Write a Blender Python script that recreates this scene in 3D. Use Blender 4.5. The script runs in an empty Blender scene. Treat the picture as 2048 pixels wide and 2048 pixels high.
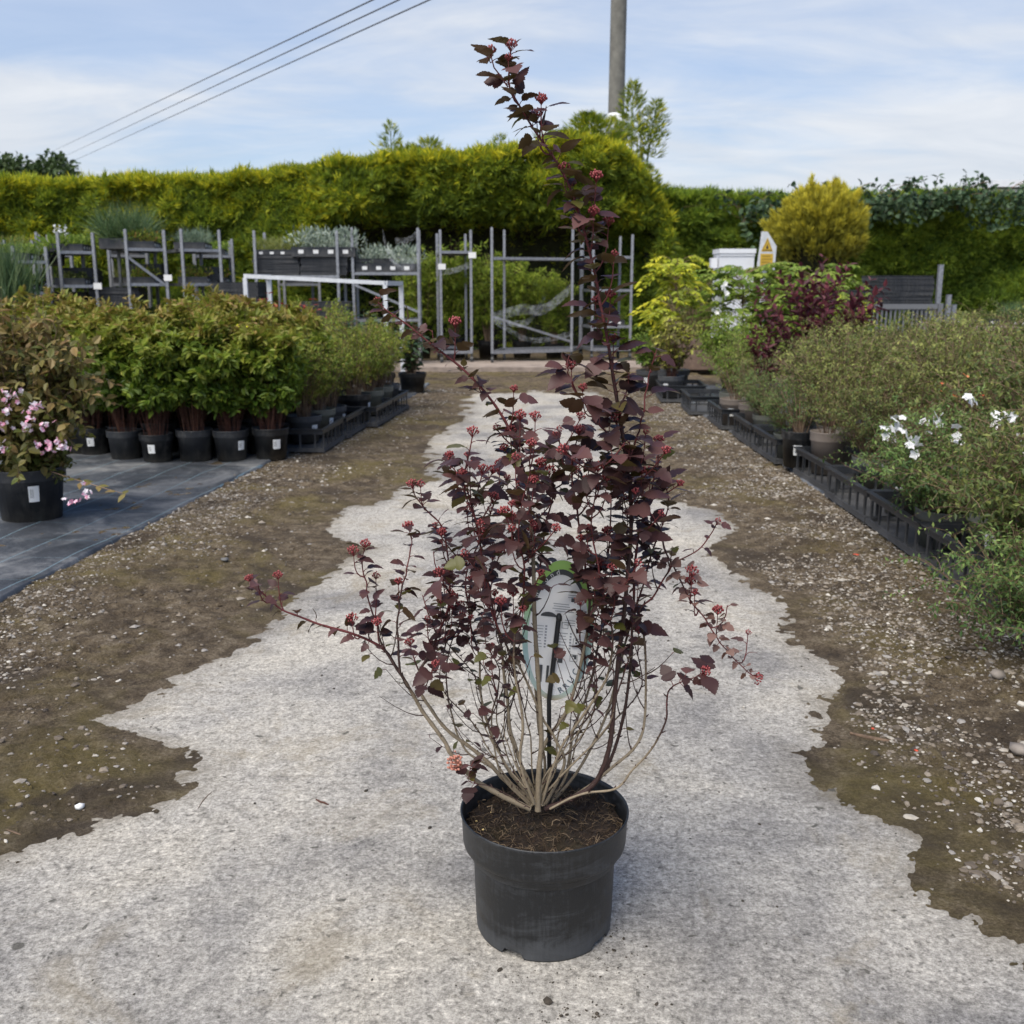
import bpy, math, random
import numpy as np
from mathutils import Vector, Matrix

# ------------------------------------------------------------------ camera, light, exposure
scene = bpy.context.scene
col = scene.collection
CAM_H, PITCH, FPX = 1.1, math.radians(12.5), 2053.0
cam_d = bpy.data.cameras.new("camera"); cam = bpy.data.objects.new("camera", cam_d); col.objects.link(cam)
cam.location = (0, 0, CAM_H); cam.rotation_euler = (math.pi/2 - PITCH, 0, 0)
cam_d.sensor_width = 36; cam_d.lens = 36*FPX/2048; cam_d.clip_start = .05; cam_d.clip_end = 2000
cam_d.dof.use_dof = True; cam_d.dof.focus_distance = 1.72; cam_d.dof.aperture_fstop = 9.5
scene.camera = cam
SUN_EL, SUN_AZ = math.radians(58), math.radians(215)      # azimuth clockwise from +Y: behind the camera, to its left
scene.view_settings.view_transform = 'Standard'; scene.view_settings.look = 'None'
scene.view_settings.exposure = 0.95; scene.view_settings.gamma = 1.0; scene.view_settings.use_curve_mapping = False

cy = scene.cycles; cy.max_bounces = 5; cy.diffuse_bounces = 3; cy.glossy_bounces = 2; cy.transmission_bounces = 3; cy.transparent_max_bounces = 8
def N(nt, typ, **kw):
    n = nt.nodes.new(typ)
    for k, v in kw.items():
        if k in n.bl_rna.properties: setattr(n, k, v)
        else: n.inputs[k.replace('_', ' ')].default_value = v
    return n
def ramp(nt, stops, fac=None, interp='LINEAR'):
    n = nt.nodes.new('ShaderNodeValToRGB'); e = n.color_ramp.elements; n.color_ramp.interpolation = interp
    while len(e) < len(stops): e.new(.5)
    for i, (p, c) in enumerate(stops):
        e[i].position = p; e[i].color = (c, c, c, 1) if isinstance(c, (int, float)) else (*c[:3], 1)
    if fac is not None: nt.links.new(fac, n.inputs[0])
    return n
def mixc(nt, fac, a, b, mode='MIX'):
    n = nt.nodes.new('ShaderNodeMix'); n.data_type = 'RGBA'; n.blend_type = mode
    for s, v in ((n.inputs[0], fac), (n.inputs[6], a), (n.inputs[7], b)):
        if isinstance(v, bpy.types.NodeSocket): nt.links.new(v, s)
        elif isinstance(v, (int, float)): s.default_value = v
        else: s.default_value = (*v[:3], 1)
    return n.outputs[2]
def math_(nt, op, a, b=None, clamp=False):
    n = nt.nodes.new('ShaderNodeMath'); n.operation = op; n.use_clamp = clamp
    for s, v in zip(n.inputs, (a, b)):
        if v is None: continue
        if isinstance(v, bpy.types.NodeSocket): nt.links.new(v, s)
        else: s.default_value = v
    return n.outputs[0]
def noise(nt, vec, scale, detail=6, rough=.6, dist=0, dim='3D'):
    n = nt.nodes.new('ShaderNodeTexNoise'); n.noise_dimensions = dim
    n.inputs['Scale'].default_value = scale; n.inputs['Detail'].default_value = detail
    n.inputs['Roughness'].default_value = rough; n.inputs['Distortion'].default_value = dist
    if vec is not None: nt.links.new(vec, n.inputs['Vector'])
    return n

world = bpy.data.worlds.new("World"); scene.world = world; world.use_nodes = True
nt = world.node_tree; nt.nodes.clear()
sky = nt.nodes.new('ShaderNodeTexSky'); sky.sky_type = 'NISHITA'; sky.sun_disc = False
sky.sun_elevation = SUN_EL; sky.sun_rotation = SUN_AZ; sky.air_density = 1.0; sky.dust_density = 1.2; sky.ozone_density = 1.6
tc = nt.nodes.new('ShaderNodeTexCoord')
sep = nt.nodes.new('ShaderNodeSeparateXYZ'); nt.links.new(tc.outputs['Generated'], sep.inputs[0])
zz = math_(nt, 'ADD', math_(nt, 'MAXIMUM', sep.outputs[2], 0.0), .16)
comb = nt.nodes.new('ShaderNodeCombineXYZ')
nt.links.new(math_(nt, 'DIVIDE', sep.outputs[0], zz), comb.inputs[0]); nt.links.new(math_(nt, 'DIVIDE', sep.outputs[1], zz), comb.inputs[1])
mp = nt.nodes.new('ShaderNodeMapping'); mp.inputs['Scale'].default_value = (.55, 1.0, 1); mp.inputs['Rotation'].default_value = (0, 0, .12); mp.inputs['Location'].default_value = (3.3, .2, 0)
nt.links.new(comb.outputs[0], mp.inputs[0])
cn = noise(nt, mp.outputs[0], .95, 7, .55, .25)
cn2 = noise(nt, mp.outputs[0], 3.2, 6, .6, .6)
cover = math_(nt, 'ADD', math_(nt, 'MULTIPLY', cn.outputs[0], .60), math_(nt, 'MULTIPLY', cn2.outputs[0], .14))
horiz = math_(nt, 'SUBTRACT', 1.0, math_(nt, 'MULTIPLY', sep.outputs[2], 1.8), True)     # more cloud towards the horizon
cover = math_(nt, 'ADD', cover, math_(nt, 'MULTIPLY', horiz, .52))
cr = ramp(nt, [(.47, 0.0), (.63, .45), (.80, .93)], cover); cr.color_ramp.interpolation = 'EASE'
cgrey = ramp(nt, [(.3, (5.3, 5.65, 6.2)), (.7, (6.4, 6.6, 6.9))], cn2.outputs[0])
skyc = mixc(nt, 1.0, sky.outputs[0], (.80, 1.0, 1.26), 'MULTIPLY')
mixed = mixc(nt, cr.outputs[0], skyc, cgrey.outputs[0])
bg = nt.nodes.new('ShaderNodeBackground'); bg.inputs[1].default_value = .068; nt.links.new(mixed, bg.inputs[0])
wo = nt.nodes.new('ShaderNodeOutputWorld'); nt.links.new(bg.outputs[0], wo.inputs[0])
sun_d = bpy.data.lights.new("sun", 'SUN'); sun_d.energy = 2.5; sun_d.angle = math.radians(58); sun_d.color = (1, .91, .76)
sun = bpy.data.objects.new("sun", sun_d); col.objects.link(sun)
sv = Vector((math.sin(SUN_AZ)*math.cos(SUN_EL), math.cos(SUN_AZ)*math.cos(SUN_EL), math.sin(SUN_EL)))
sun.rotation_euler = sv.to_track_quat('Z', 'Y').to_euler(); sun.location = (0, 0, 20)

# ------------------------------------------------------------------ pixel helpers (2048 px photograph)
def ray(x, y):
    u = (x-1024)/FPX; v = (1024-y)/FPX
    return u, math.cos(PITCH)+v*math.sin(PITCH), -math.sin(PITCH)+v*math.cos(PITCH)
def onground(x, y, z=0):
    dx, dy, dz = ray(x, y); t = (z-CAM_H)/dz
    return np.array((dx*t, dy*t, z))
def at(x, y, Y):
    dx, dy, dz = ray(x, y); t = Y/dy
    return np.array((dx*t, Y, CAM_H+dz*t))

# ------------------------------------------------------------------ numpy noise
def _h(ix, iy, iz, seed):
    n = (ix.astype(np.int64)*374761393 + iy.astype(np.int64)*668265263 + iz.astype(np.int64)*2147483647*3 + seed*974634777) & 0xffffffff
    n = ((n ^ (n >> 13)) * 1274126177) & 0xffffffff
    n = ((n ^ (n >> 16)) * 2246822519) & 0xffffffff
    return ((n ^ (n >> 15)) & 0xffff)/65535.0
def vnoise(p, seed=0):
    i = np.floor(p); f = p-i; f = f*f*(3-2*f); i = i.astype(np.int64); r = 0
    for a in (0, 1):
        for b in (0, 1):
            for c in (0, 1):
                w = (f[..., 0] if a else 1-f[..., 0])*(f[..., 1] if b else 1-f[..., 1])*(f[..., 2] if c else 1-f[..., 2])
                r = r + w*_h(i[..., 0]+a, i[..., 1]+b, i[..., 2]+c, seed)
    return r*2-1
def fbm(p, octv=4, seed=0, gain=.5):
    r = 0; a = 1
    for o in range(octv):
        r = r + a*vnoise(p*2.03**o, seed+o*17); a *= gain
    return r
def p3(x, y, z=0): return np.stack(np.broadcast_arrays(np.asarray(x, float), np.asarray(y, float), np.asarray(z, float)), -1)

# ------------------------------------------------------------------ mesh helpers
class MB:
    def __init__(s): s.V = []; s.F = []; s.T = []; s.M = []; s.n = 0
    def add(s, V, F, tint=.5, mi=0):
        V = np.asarray(V, float).reshape(-1, 3); F = np.asarray(F, np.int64)
        s.V.append(V); s.F.append(F+s.n); s.n += len(V)
        s.T.append(np.broadcast_to(np.asarray(tint, float), (len(V),)).copy()); s.M.append(np.full(len(F), mi)); return s
    def box(s, c, d, rot=0, tint=.5, mi=0):
        x, y, z = np.asarray(d, float)/2
        V = np.array([(-x,-y,-z),(x,-y,-z),(x,y,-z),(-x,y,-z),(-x,-y,z),(x,-y,z),(x,y,z),(-x,y,z)])
        if rot: cc, ss = math.cos(rot), math.sin(rot); V = V @ np.array([(cc, ss, 0), (-ss, cc, 0), (0, 0, 1)])
        return s.add(V+np.asarray(c, float), [(0,3,2,1),(4,5,6,7),(0,1,5,4),(1,2,6,5),(2,3,7,6),(3,0,4,7)], tint, mi)
    def bar(s, a, b, w, h=None, tint=.5, mi=0):
        a = np.asarray(a, float); b = np.asarray(b, float); h = h or w; d = b-a; d = d/np.linalg.norm(d)
        up = np.array((0, 0, 1.)) if abs(d[2]) < .9 else np.array((0, 1., 0))
        sx = np.cross(d, up); sx /= np.linalg.norm(sx); sz = np.cross(sx, d)
        V = [p+i*sx*w/2+j*sz*h/2 for p in (a, b) for i, j in ((-1,-1),(1,-1),(1,1),(-1,1))]
        return s.add(V, [(0,1,2,3),(7,6,5,4),(0,4,5,1),(1,5,6,2),(2,6,7,3),(3,7,4,0)], tint, mi)
    def tube(s, P, R, n=6, tint=.5, cap=True, mi=0):
        P = np.asarray(P, float); m = len(P); R = np.broadcast_to(np.asarray(R, float), (m,)); tint = np.broadcast_to(np.asarray(tint, float), (m,))
        T = np.gradient(P, axis=0); T /= np.linalg.norm(T, axis=1)[:, None]+1e-9
        ref = np.array((.3, 1, .1)) if abs(T[0] @ np.array((.3, 1, .1))) < .9 else np.array((1., 0, 0))
        A = np.cross(T, ref); A /= np.linalg.norm(A, axis=1)[:, None]+1e-9; B = np.cross(T, A)
        th = np.arange(n)*2*math.pi/n
        V = P[:, None]+R[:, None, None]*(np.cos(th)[None, :, None]*A[:, None]+np.sin(th)[None, :, None]*B[:, None])
        i = np.arange(m-1)[:, None]*n; j = np.arange(n)[None]; k = (j+1) % n
        F = np.stack([i+j, i+k, i+n+k, i+n+j], -1).reshape(-1, 4)
        s.add(V.reshape(-1, 3), F, np.repeat(tint, n), mi)
        if cap:
            s.n -= 0
            c = s.n; s.add([P[-1]], np.zeros((0, 3), int), tint[-1])
            s.F.append(np.array([(c-n+q, c-n+(q+1) % n, c) for q in range(n)])); s.M.append(np.full(n, mi))
        return s
    def lathe(s, prof, n=40, tint=.5, mi=0, c=(0, 0, 0), close=False):
        prof = np.asarray(prof, float); m = len(prof); th = np.arange(n)*2*math.pi/n
        V = np.stack([prof[:, 0, None]*np.cos(th), prof[:, 0, None]*np.sin(th), np.repeat(prof[:, 1, None], n, 1)], -1).reshape(-1, 3)+np.asarray(c, float)
        i = np.arange(m-1)[:, None]*n; j = np.arange(n)[None]; k = (j+1) % n
        return s.add(V, np.stack([i+j, i+k, i+n+k, i+n+j], -1).reshape(-1, 4), tint, mi)
    def leaves(s, P, D, Nn, L, W, tmpl, tint=.5, mi=0):
        P = np.asarray(P, float); k = len(P)
        if not k: return s
        TV, TF = tmpl
        D = D/(np.linalg.norm(D, axis=1)[:, None]+1e-9); S = np.cross(Nn, D); S /= np.linalg.norm(S, axis=1)[:, None]+1e-9; Nn = np.cross(D, S)
        L = np.broadcast_to(L, (k,))[:, None, None]; W = np.broadcast_to(W, (k,))[:, None, None]
        V = P[:, None]+L*TV[None, :, 0, None]*D[:, None]+W*TV[None, :, 1, None]*S[:, None]+L*TV[None, :, 2, None]*Nn[:, None]
        q = len(TV)
        base = np.arange(k)[:, None, None]*q
        for sz in sorted({len(f) for f in TF}):
            fs = np.array([f for f in TF if len(f) == sz]); F = (base+fs[None]).reshape(-1, sz)
            if sz == sorted({len(f) for f in TF})[0]: n0 = s.n; s.add(V.reshape(-1, 3), F, np.repeat(np.broadcast_to(tint, (k,)), q), mi)
            else: s.F.append(F+n0); s.M.append(np.full(len(F), mi))
        return s
    def mesh(s, name, mats, smooth=False):
        me = bpy.data.meshes.new(name); V = np.concatenate(s.V)
        me.vertices.add(len(V)); me.vertices.foreach_set('co', V.astype(np.float32).ravel())
        loops = np.concatenate([f.ravel() for f in s.F]); tot = np.concatenate([np.full(len(f), f.shape[1]) for f in s.F if len(f)]) if s.F else np.zeros(0)
        starts = np.concatenate([[0], np.cumsum(tot)[:-1]])
        me.loops.add(len(loops)); me.loops.foreach_set('vertex_index', loops.astype(np.int32))
        me.polygons.add(len(tot)); me.polygons.foreach_set('loop_start', starts.astype(np.int32))
        if not isinstance(mats, (list, tuple)): mats = [mats]
        for m in mats: me.materials.append(m)
        if len(mats) > 1: me.polygons.foreach_set('material_index', np.concatenate([m for m, f in zip(s.M, s.F)]).astype(np.int32))
        me.polygons.foreach_set('use_smooth', np.full(len(tot), smooth))
        at_ = me.attributes.new('tint', 'FLOAT', 'POINT'); at_.data.foreach_set('value', np.concatenate(s.T).astype(np.float32))
        me.update(calc_edges=True); me.validate(); return me
    def build(s, name, mats, parent=None, smooth=False, loc=None, kind=None):
        return link(name, s.mesh(name, mats, smooth), parent, loc, kind)
def link(name, me, parent=None, loc=None, kind=None, rz=0):
    o = bpy.data.objects.new(name, me); col.objects.link(o)
    if parent: o.parent = parent
    if loc is not None: o.location = loc
    if rz: o.rotation_euler = (0, 0, rz)
    if kind: o['kind'] = kind
    return o
def tag(o, label, cat, group=None, kind=None):
    o['label'] = label; o['category'] = cat
    if group: o['group'] = group
    if kind: o['kind'] = kind
    return o
def thing(name, label, cat, loc=(0, 0, 0), rz=0, group=None):
    o = bpy.data.objects.new(name, None); col.objects.link(o); o.location = loc; o.rotation_euler = (0, 0, rz); o.empty_display_size = .1
    return tag(o, label, cat, group)
KIDS = {}
def copy_tree(o, parent=None):
    c = o.copy(); col.objects.link(c); c.parent = parent
    for ch in o.children: copy_tree(ch, c)
    return c
def place(proto, loc, rz=0, sc=1.0, label=None, group=None):
    c = proto if not proto.get('_used') else copy_tree(proto)
    proto['_used'] = 1; c.location = loc; c.rotation_euler = (0, 0, rz); c.scale = (sc, sc, sc)
    if label: c['label'] = label
    if group: c['group'] = group
    return c

# leaf outlines: u along, v across, w up
T_LEAF = (np.array([(0,0,0),(.3,.5,.08),(.68,.38,.05),(1,0,-.1),(.68,-.38,.05),(.3,-.5,.08)]), [(0,3,2,1),(0,5,4,3)])
T_DIA = (np.array([(0,0,0),(.45,.5,.07),(1,0,-.06),(.45,-.5,.07)]), [(0,2,1),(0,3,2)])
T_BLADE = (np.array([(0,.5,0),(0,-.5,0),(.5,.45,.04),(.5,-.45,.04),(1,0,-.14)]), [(1,0,2,3),(3,2,4)])
T_FROND = (np.array([(0,0,0),(.5,.10,.02),(1,0,-.08),(.5,-.10,.02), (.12,0,.0),(.5,.32,.03),(.78,.5,-.05),(.42,.42,0), (.5,-.32,.03),(.78,-.5,-.05),(.42,-.42,0)]),
           [(0,2,1),(0,3,2),(4,5,6),(4,6,7),(4,9,8),(4,10,9)])

# ------------------------------------------------------------------ materials
def mat(name):
    m = bpy.data.materials.new(name); m.use_nodes = True; nt = m.node_tree; nt.nodes.clear()
    o = nt.nodes.new('ShaderNodeOutputMaterial'); b = nt.nodes.new('ShaderNodeBsdfPrincipled'); nt.links.new(b.outputs[0], o.inputs[0])
    return m, nt, b, o
def setc(nt, b, c):
    if isinstance(c, bpy.types.NodeSocket): nt.links.new(c, b.inputs['Base Color'])
    else: b.inputs['Base Color'].default_value = (*c, 1)
def bump(nt, b, h, dist=.002, st=1.0):
    n = nt.nodes.new('ShaderNodeBump'); n.inputs['Distance'].default_value = dist; n.inputs['Strength'].default_value = st
    nt.links.new(h, n.inputs['Height']); nt.links.new(n.outputs[0], b.inputs['Normal'])
def coords(nt, which='Object'):
    return nt.nodes.new('ShaderNodeTexCoord').outputs[which]
def m_leaf(name, cols, rough=.5, trans=.3, rnd=.25, under=None, spec=.4, k=1.9):
    """cols: three real leaf colours picked by the tint attribute plus a little per-leaf variation"""
    cols = [tuple(min(.85, q*k) for q in c_) for c_ in cols]; under = under and [tuple(q*k for q in c_) for c_ in under]
    m, nt, b, o = mat(name)
    a = nt.nodes.new('ShaderNodeAttribute'); a.attribute_name = 'tint'
    g = nt.nodes.new('ShaderNodeNewGeometry'); oi = nt.nodes.new('ShaderNodeObjectInfo')
    r = math_(nt, 'FRACT', math_(nt, 'ADD', g.outputs['Random Per Island'], oi.outputs['Random']))
    f = math_(nt, 'ADD', a.outputs['Fac'], math_(nt, 'MULTIPLY', math_(nt, 'SUBTRACT', r, .5), rnd*2), True)
    c = ramp(nt, [(i/(len(cols)-1), x) for i, x in enumerate(cols)], f).outputs[0]
    v = nt.nodes.new('ShaderNodeHueSaturation'); nt.links.new(c, v.inputs['Color'])
    nt.links.new(math_(nt, 'ADD', .8, math_(nt, 'MULTIPLY', math_(nt, 'FRACT', math_(nt, 'MULTIPLY', r, 7.31)), .4)), v.inputs['Value']); c = v.outputs[0]
    if under is not None:
        c = mixc(nt, g.outputs['Backfacing'], c, mixc(nt, r, under[0], under[1]))
    setc(nt, b, c); b.inputs['Roughness'].default_value = rough; b.inputs['Specular IOR Level'].default_value = spec
    t = nt.nodes.new('ShaderNodeBsdfTranslucent'); nt.links.new(c, t.inputs[0])
    mx = nt.nodes.new('ShaderNodeMixShader'); mx.inputs[0].default_value = trans
    nt.links.new(b.outputs[0], mx.inputs[1]); nt.links.new(t.outputs[0], mx.inputs[2]); nt.links.new(mx.outputs[0], o.inputs[0])
    return m
def m_plain(name, c, rough=.5, metal=0, nscale=30, var=.25, bmp=0, spec=.5):
    m, nt, b, o = mat(name); co = coords(nt)
    n = noise(nt, co, nscale, 6, .6); d = tuple(x*(1-var) for x in c); e = tuple(min(1, x*(1+var)) for x in c)
    setc(nt, b, ramp(nt, [(.3, d), (.7, e)], n.outputs[0]).outputs[0]); b.inputs['Roughness'].default_value = rough; b.inputs['Metallic'].default_value = metal
    b.inputs['Specular IOR Level'].default_value = spec
    if bmp: bump(nt, b, n.outputs[0], bmp)
    return m
def m_plastic(name, c, dust=(.22, .21, .19), amount=.35, rough=.42):
    m, nt, b, o = mat(name); co = coords(nt)
    n1 = noise(nt, co, 9, 8, .7, .6); mpn = nt.nodes.new('ShaderNodeMapping'); mpn.inputs['Scale'].default_value = (60, 60, 6); nt.links.new(co, mpn.inputs[0])
    n2 = noise(nt, mpn.outputs[0], 1, 6, .7)
    sp = nt.nodes.new('ShaderNodeSeparateXYZ'); nt.links.new(co, sp.inputs[0])
    low = math_(nt, 'SUBTRACT', 1.0, math_(nt, 'MULTIPLY', sp.outputs[2], 14), True)       # splash-up dirt round the foot
    f = ramp(nt, [(.42, 0.0), (.8, 1.0)], math_(nt, 'ADD', math_(nt, 'MULTIPLY', n1.outputs[0], math_(nt, 'ADD', .35, n2.outputs[0])), math_(nt, 'MULTIPLY', low, .28))).outputs[0]
    setc(nt, b, mixc(nt, math_(nt, 'MULTIPLY', f, amount*1.6, True), c, dust))
    nt.links.new(math_(nt, 'ADD', rough, math_(nt, 'MULTIPLY', f, .35)), b.inputs['Roughness'])
    bump(nt, b, n2.outputs[0], .0004, .5)
    return m

M = {}
M['black'] = m_plastic('black_plastic', (.012, .0135, .016)); M['black2'] = m_plastic('charcoal_plastic', (.03, .033, .038)); M['grey'] = m_plastic('slate_plastic', (.075, .08, .088))
M['taupe'] = m_plastic('taupe_plastic', (.21, .175, .15), (.3, .27, .23)); M['olive'] = m_plastic('olive_plastic', (.15, .155, .13), (.28, .27, .23))
M['tray'] = m_plastic('tray_plastic', (.024, .027, .032), (.16, .155, .15), .3)
M['steel'] = m_plain('galvanised_steel', (.30, .31, .33), .5, .55, 40, .3)
M['white_steel'] = m_plain('white_painted_steel', (.62, .64, .66), .45, 0, 20, .12)
M['dark_board'] = m_plain('dark_board', (.05, .045, .04), .8, 0, 12, .4)
M['wood'] = m_plain('weathered_timber', (.16, .11, .085), .85, 0, 14, .4, .004)
M['crate'] = m_plastic('crate_plastic', (.15, .155, .165)); M['rust'] = m_plain('rusty_steel', (.13, .055, .04), .8, 0, 9, .5, .002)
M['white'] = m_plain('white_sheet_metal', (.75, .77, .80), .4, 0, 6, .06)
M['yellow'] = m_plain('yellow_print', (.62, .40, .04), .5, 0, 9, .1)
M['ink'] = m_plain('black_print', (.03, .03, .03), .6, 0, 9, .1)
M['ochre'] = m_plain('ochre_print', (.38, .24, .03), .5, 0, 9, .1)
M['concrete_end'] = m_plain('pinkish_concrete', (.30, .245, .205), .9, 0, 7, .3, .003)
M['pale_stone'] = m_plain('pale_stone', (.42, .39, .34), .8, 0, 25, .3)
M['stick'] = m_plain('dry_twig', (.13, .085, .055), .85, 0, 60, .4)
M['red_bit'] = m_plain('red_petal', (.5, .07, .03), .6, 0, 60, .3)
M['white_bit'] = m_plain('white_chip', (.8, .8, .78), .5, 0, 60, .05)
M['pellet'] = m_plain('fertiliser_pellet', (.6, .45, .2), .4, 0, 60, .1)

# main shrub
M['nine_leaf'] = m_leaf('ninebark_leaf', [(.022, .0105, .010), (.040, .0180, .0175), (.066, .031, .029)], .46, .18, .5, ((.045, .033, .010), (.062, .034, .018)), .30, k=1.75)
M['nine_pale'] = m_leaf('ninebark_pale_leaf', [(.055, .028, .022), (.095, .052, .042), (.15, .095, .080)], .55, .25, .5, ((.09, .052, .036), (.085, .035, .025)))
M['nine_green'] = m_leaf('ninebark_green_leaf', [(.035, .034, .008), (.055, .055, .012), (.05, .028, .016)], .4, .25, .4, ((.07, .075, .02), (.08, .06, .02)))
m, nt, b, o = mat('bark'); M['bark'] = m
a = nt.nodes.new('ShaderNodeAttribute'); a.attribute_name = 'tint'; co = coords(nt); n = noise(nt, co, 220, 6, .7)
fb = math_(nt, 'ADD', a.outputs['Fac'], math_(nt, 'MULTIPLY', math_(nt, 'SUBTRACT', n.outputs[0], .38), .9), True)
setc(nt, b, ramp(nt, [(0, (.30, .245, .170)), (.35, (.20, .155, .10)), (.6, (.055, .030, .022)), (.85, (.035, .012, .011)), (1, (.12, .022, .022))], fb).outputs[0]); b.inputs['Roughness'].default_value = .7; bump(nt, b, n.outputs[0], .0008)
m, nt, b, o = mat('flower_bud'); M['bud'] = m
a = nt.nodes.new('ShaderNodeAttribute'); a.attribute_name = 'tint'; g = nt.nodes.new('ShaderNodeNewGeometry')
setc(nt, b, ramp(nt, [(0, (.12, .018, .018)), (.5, (.24, .030, .036)), (1, (.38, .11, .10))], math_(nt, 'ADD', a.outputs['Fac'], math_(nt, 'MULTIPLY', math_(nt, 'SUBTRACT', g.outputs['Random Per Island'], .5), .5), True)).outputs[0]); b.inputs['Roughness'].default_value = .5
m, nt, b, o = mat('pink_bud'); M['bud_pink'] = m; setc(nt, b, (.50, .21, .15)); b.inputs['Roughness'].default_value = .5
# compost
m, nt, b, o = mat('compost'); M['soil'] = m; co = coords(nt); n = noise(nt, co, 90, 8, .75, .8); n2 = noise(nt, co, 18, 5, .6)
c = ramp(nt, [(.3, (.006, .004, .003)), (.55, (.035, .020, .012)), (.72, (.10, .062, .035))], n.outputs[0]).outputs[0]
c = mixc(nt, ramp(nt, [(.5, 0.0), (.75, .5)], n2.outputs[0]).outputs[0], c, (.055, .05, .016)); setc(nt, b, c); b.inputs['Roughness'].default_value = .95; bump(nt, b, n.outputs[0], .012)
M['fibre'] = m_leaf('root_fibre', [(.022, .013, .008), (.07, .045, .024), (.20, .145, .09)], .8, .05, .5, k=1)

# concrete
m, nt, b, o = mat('concrete'); M['concrete'] = m; co = coords(nt)
nl = noise(nt, co, 1.3, 5, .6, .4); nm = noise(nt, co, 22, 6, .75, .3); nf = noise(nt, co, 120, 6, .85); vo = nt.nodes.new('ShaderNodeTexVoronoi'); vo.inputs['Scale'].default_value = 150; nt.links.new(co, vo.inputs['Vector'])
mid_ = noise(nt, co, 58, 7, .75, .3)
c = ramp(nt, [(.37, (.085, .080, .072)), (.45, (.30, .285, .262)), (.53, (.50, .478, .44)), (.62, (.78, .75, .695))], math_(nt, 'ADD', math_(nt, 'MULTIPLY', nf.outputs[0], .62), math_(nt, 'MULTIPLY', mid_.outputs[0], .38))).outputs[0]
c = mixc(nt, ramp(nt, [(.10, .55), (.20, 0.0)], vo.outputs['Distance']).outputs[0], c, ramp(nt, [(.2, (.10, .095, .088)), (.6, (.34, .32, .29)), (.9, (.72, .70, .66))], math_(nt, 'FRACT', math_(nt, 'MULTIPLY', vo.outputs['Color'], 1.0))).outputs[0])
c = mixc(nt, .8, c, ramp(nt, [(.33, .55), (.48, .95), (.66, 1.16)], nm.outputs[0]).outputs[0], 'MULTIPLY')
c = mixc(nt, .9, c, ramp(nt, [(.37, (.52, .52, .535)), (.5, (.93, .915, .885)), (.64, (1.12, 1.08, .99))], nl.outputs[0]).outputs[0], 'MULTIPLY')
ns = noise(nt, co, 2.6, 7, .65, .8); c = mixc(nt, ramp(nt, [(.55, 0.0), (.68, .55)], ns.outputs[0]).outputs[0], c, mixc(nt, nf.outputs[0], (.15, .115, .06), (.36, .30, .20)))   # dried mud stains
ta = nt.nodes.new('ShaderNodeAttribute'); ta.attribute_name = 'tint'; nw = noise(nt, co, 7, 6, .7, .6)
film_ = ramp(nt, [(.62, 0.0), (.86, .30), (1.0, .92)], math_(nt, 'ADD', math_(nt, 'MULTIPLY', ta.outputs['Fac'], .72), math_(nt, 'MULTIPLY', nw.outputs[0], .42))).outputs[0]
c = mixc(nt, film_, c, mixc(nt, nf.outputs[0], (.10, .082, .055), (.26, .225, .165)))                                   # silt washed from the verge
nd = noise(nt, co, 34, 3, .5, .5); c = mixc(nt, ramp(nt, [(.66, 0.0), (.72, .8)], nd.outputs[0]).outputs[0], c, (.07, .066, .055))                                   # pits
setc(nt, b, c); b.inputs['Roughness'].default_value = .88; b.inputs['Specular IOR Level'].default_value = .3
bump(nt, b, math_(nt, 'ADD', math_(nt, 'MULTIPLY', nf.outputs[0], .6), math_(nt, 'MULTIPLY', nm.outputs[0], .7)), .006, .9)
# dirt
def m_dirt(name):
    m, nt, b, o = mat(name); co = coords(nt)
    n1 = noise(nt, co, 1.6, 6, .65, .5); n2 = noise(nt, co, 14, 7, .7, .5); n3 = noise(nt, co, 120, 7, .82)
    c = ramp(nt, [(.37, (.020, .014, .009)), (.45, (.082, .060, .038)), (.53, (.165, .126, .081)), (.64, (.36, .30, .215))], math_(nt, 'ADD', math_(nt, 'MULTIPLY', n3.outputs[0], .55), math_(nt, 'MULTIPLY', n2.outputs[0], .45))).outputs[0]
    c = mixc(nt, ramp(nt, [(.48, 0.0), (.64, .66)], n1.outputs[0]).outputs[0], c, mixc(nt, n3.outputs[0], (.058, .046, .012), (.25, .20, .068)))       # moss and algae
    n4 = noise(nt, co, 3.1, 5, .6, .7); c = mixc(nt, ramp(nt, [(.50, 0.0), (.64, .8)], n4.outputs[0]).outputs[0], c, mixc(nt, n3.outputs[0], (.018, .013, .009), (.095, .072, .052)))
    setc(nt, b, c); b.inputs['Roughness'].default_value = .92; b.inputs['Specular IOR Level'].default_value = .25
    bump(nt, b, math_(nt, 'ADD', n3.outputs[0], n2.outputs[0]), .012, 1.0); return m
M['dirt'] = m_dirt('damp_dirt')
m, nt, b, o = mat('pebble'); M['pebble'] = m; g = nt.nodes.new('ShaderNodeNewGeometry'); n = noise(nt, coords(nt), 60, 4, .6)
c = ramp(nt, [(0, (.05, .038, .028)), (.35, (.14, .112, .083)), (.6, (.25, .208, .158)), (.85, (.28, .262, .24)), (.95, (.42, .38, .315)), (1, (.58, .55, .49))], g.outputs['Random Per Island']).outputs[0]
setc(nt, b, mixc(nt, .35, c, ramp(nt, [(.3, .4), (.7, 1.3)], n.outputs[0]).outputs[0], 'MULTIPLY')); b.inputs['Roughness'].default_value = .75
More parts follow.
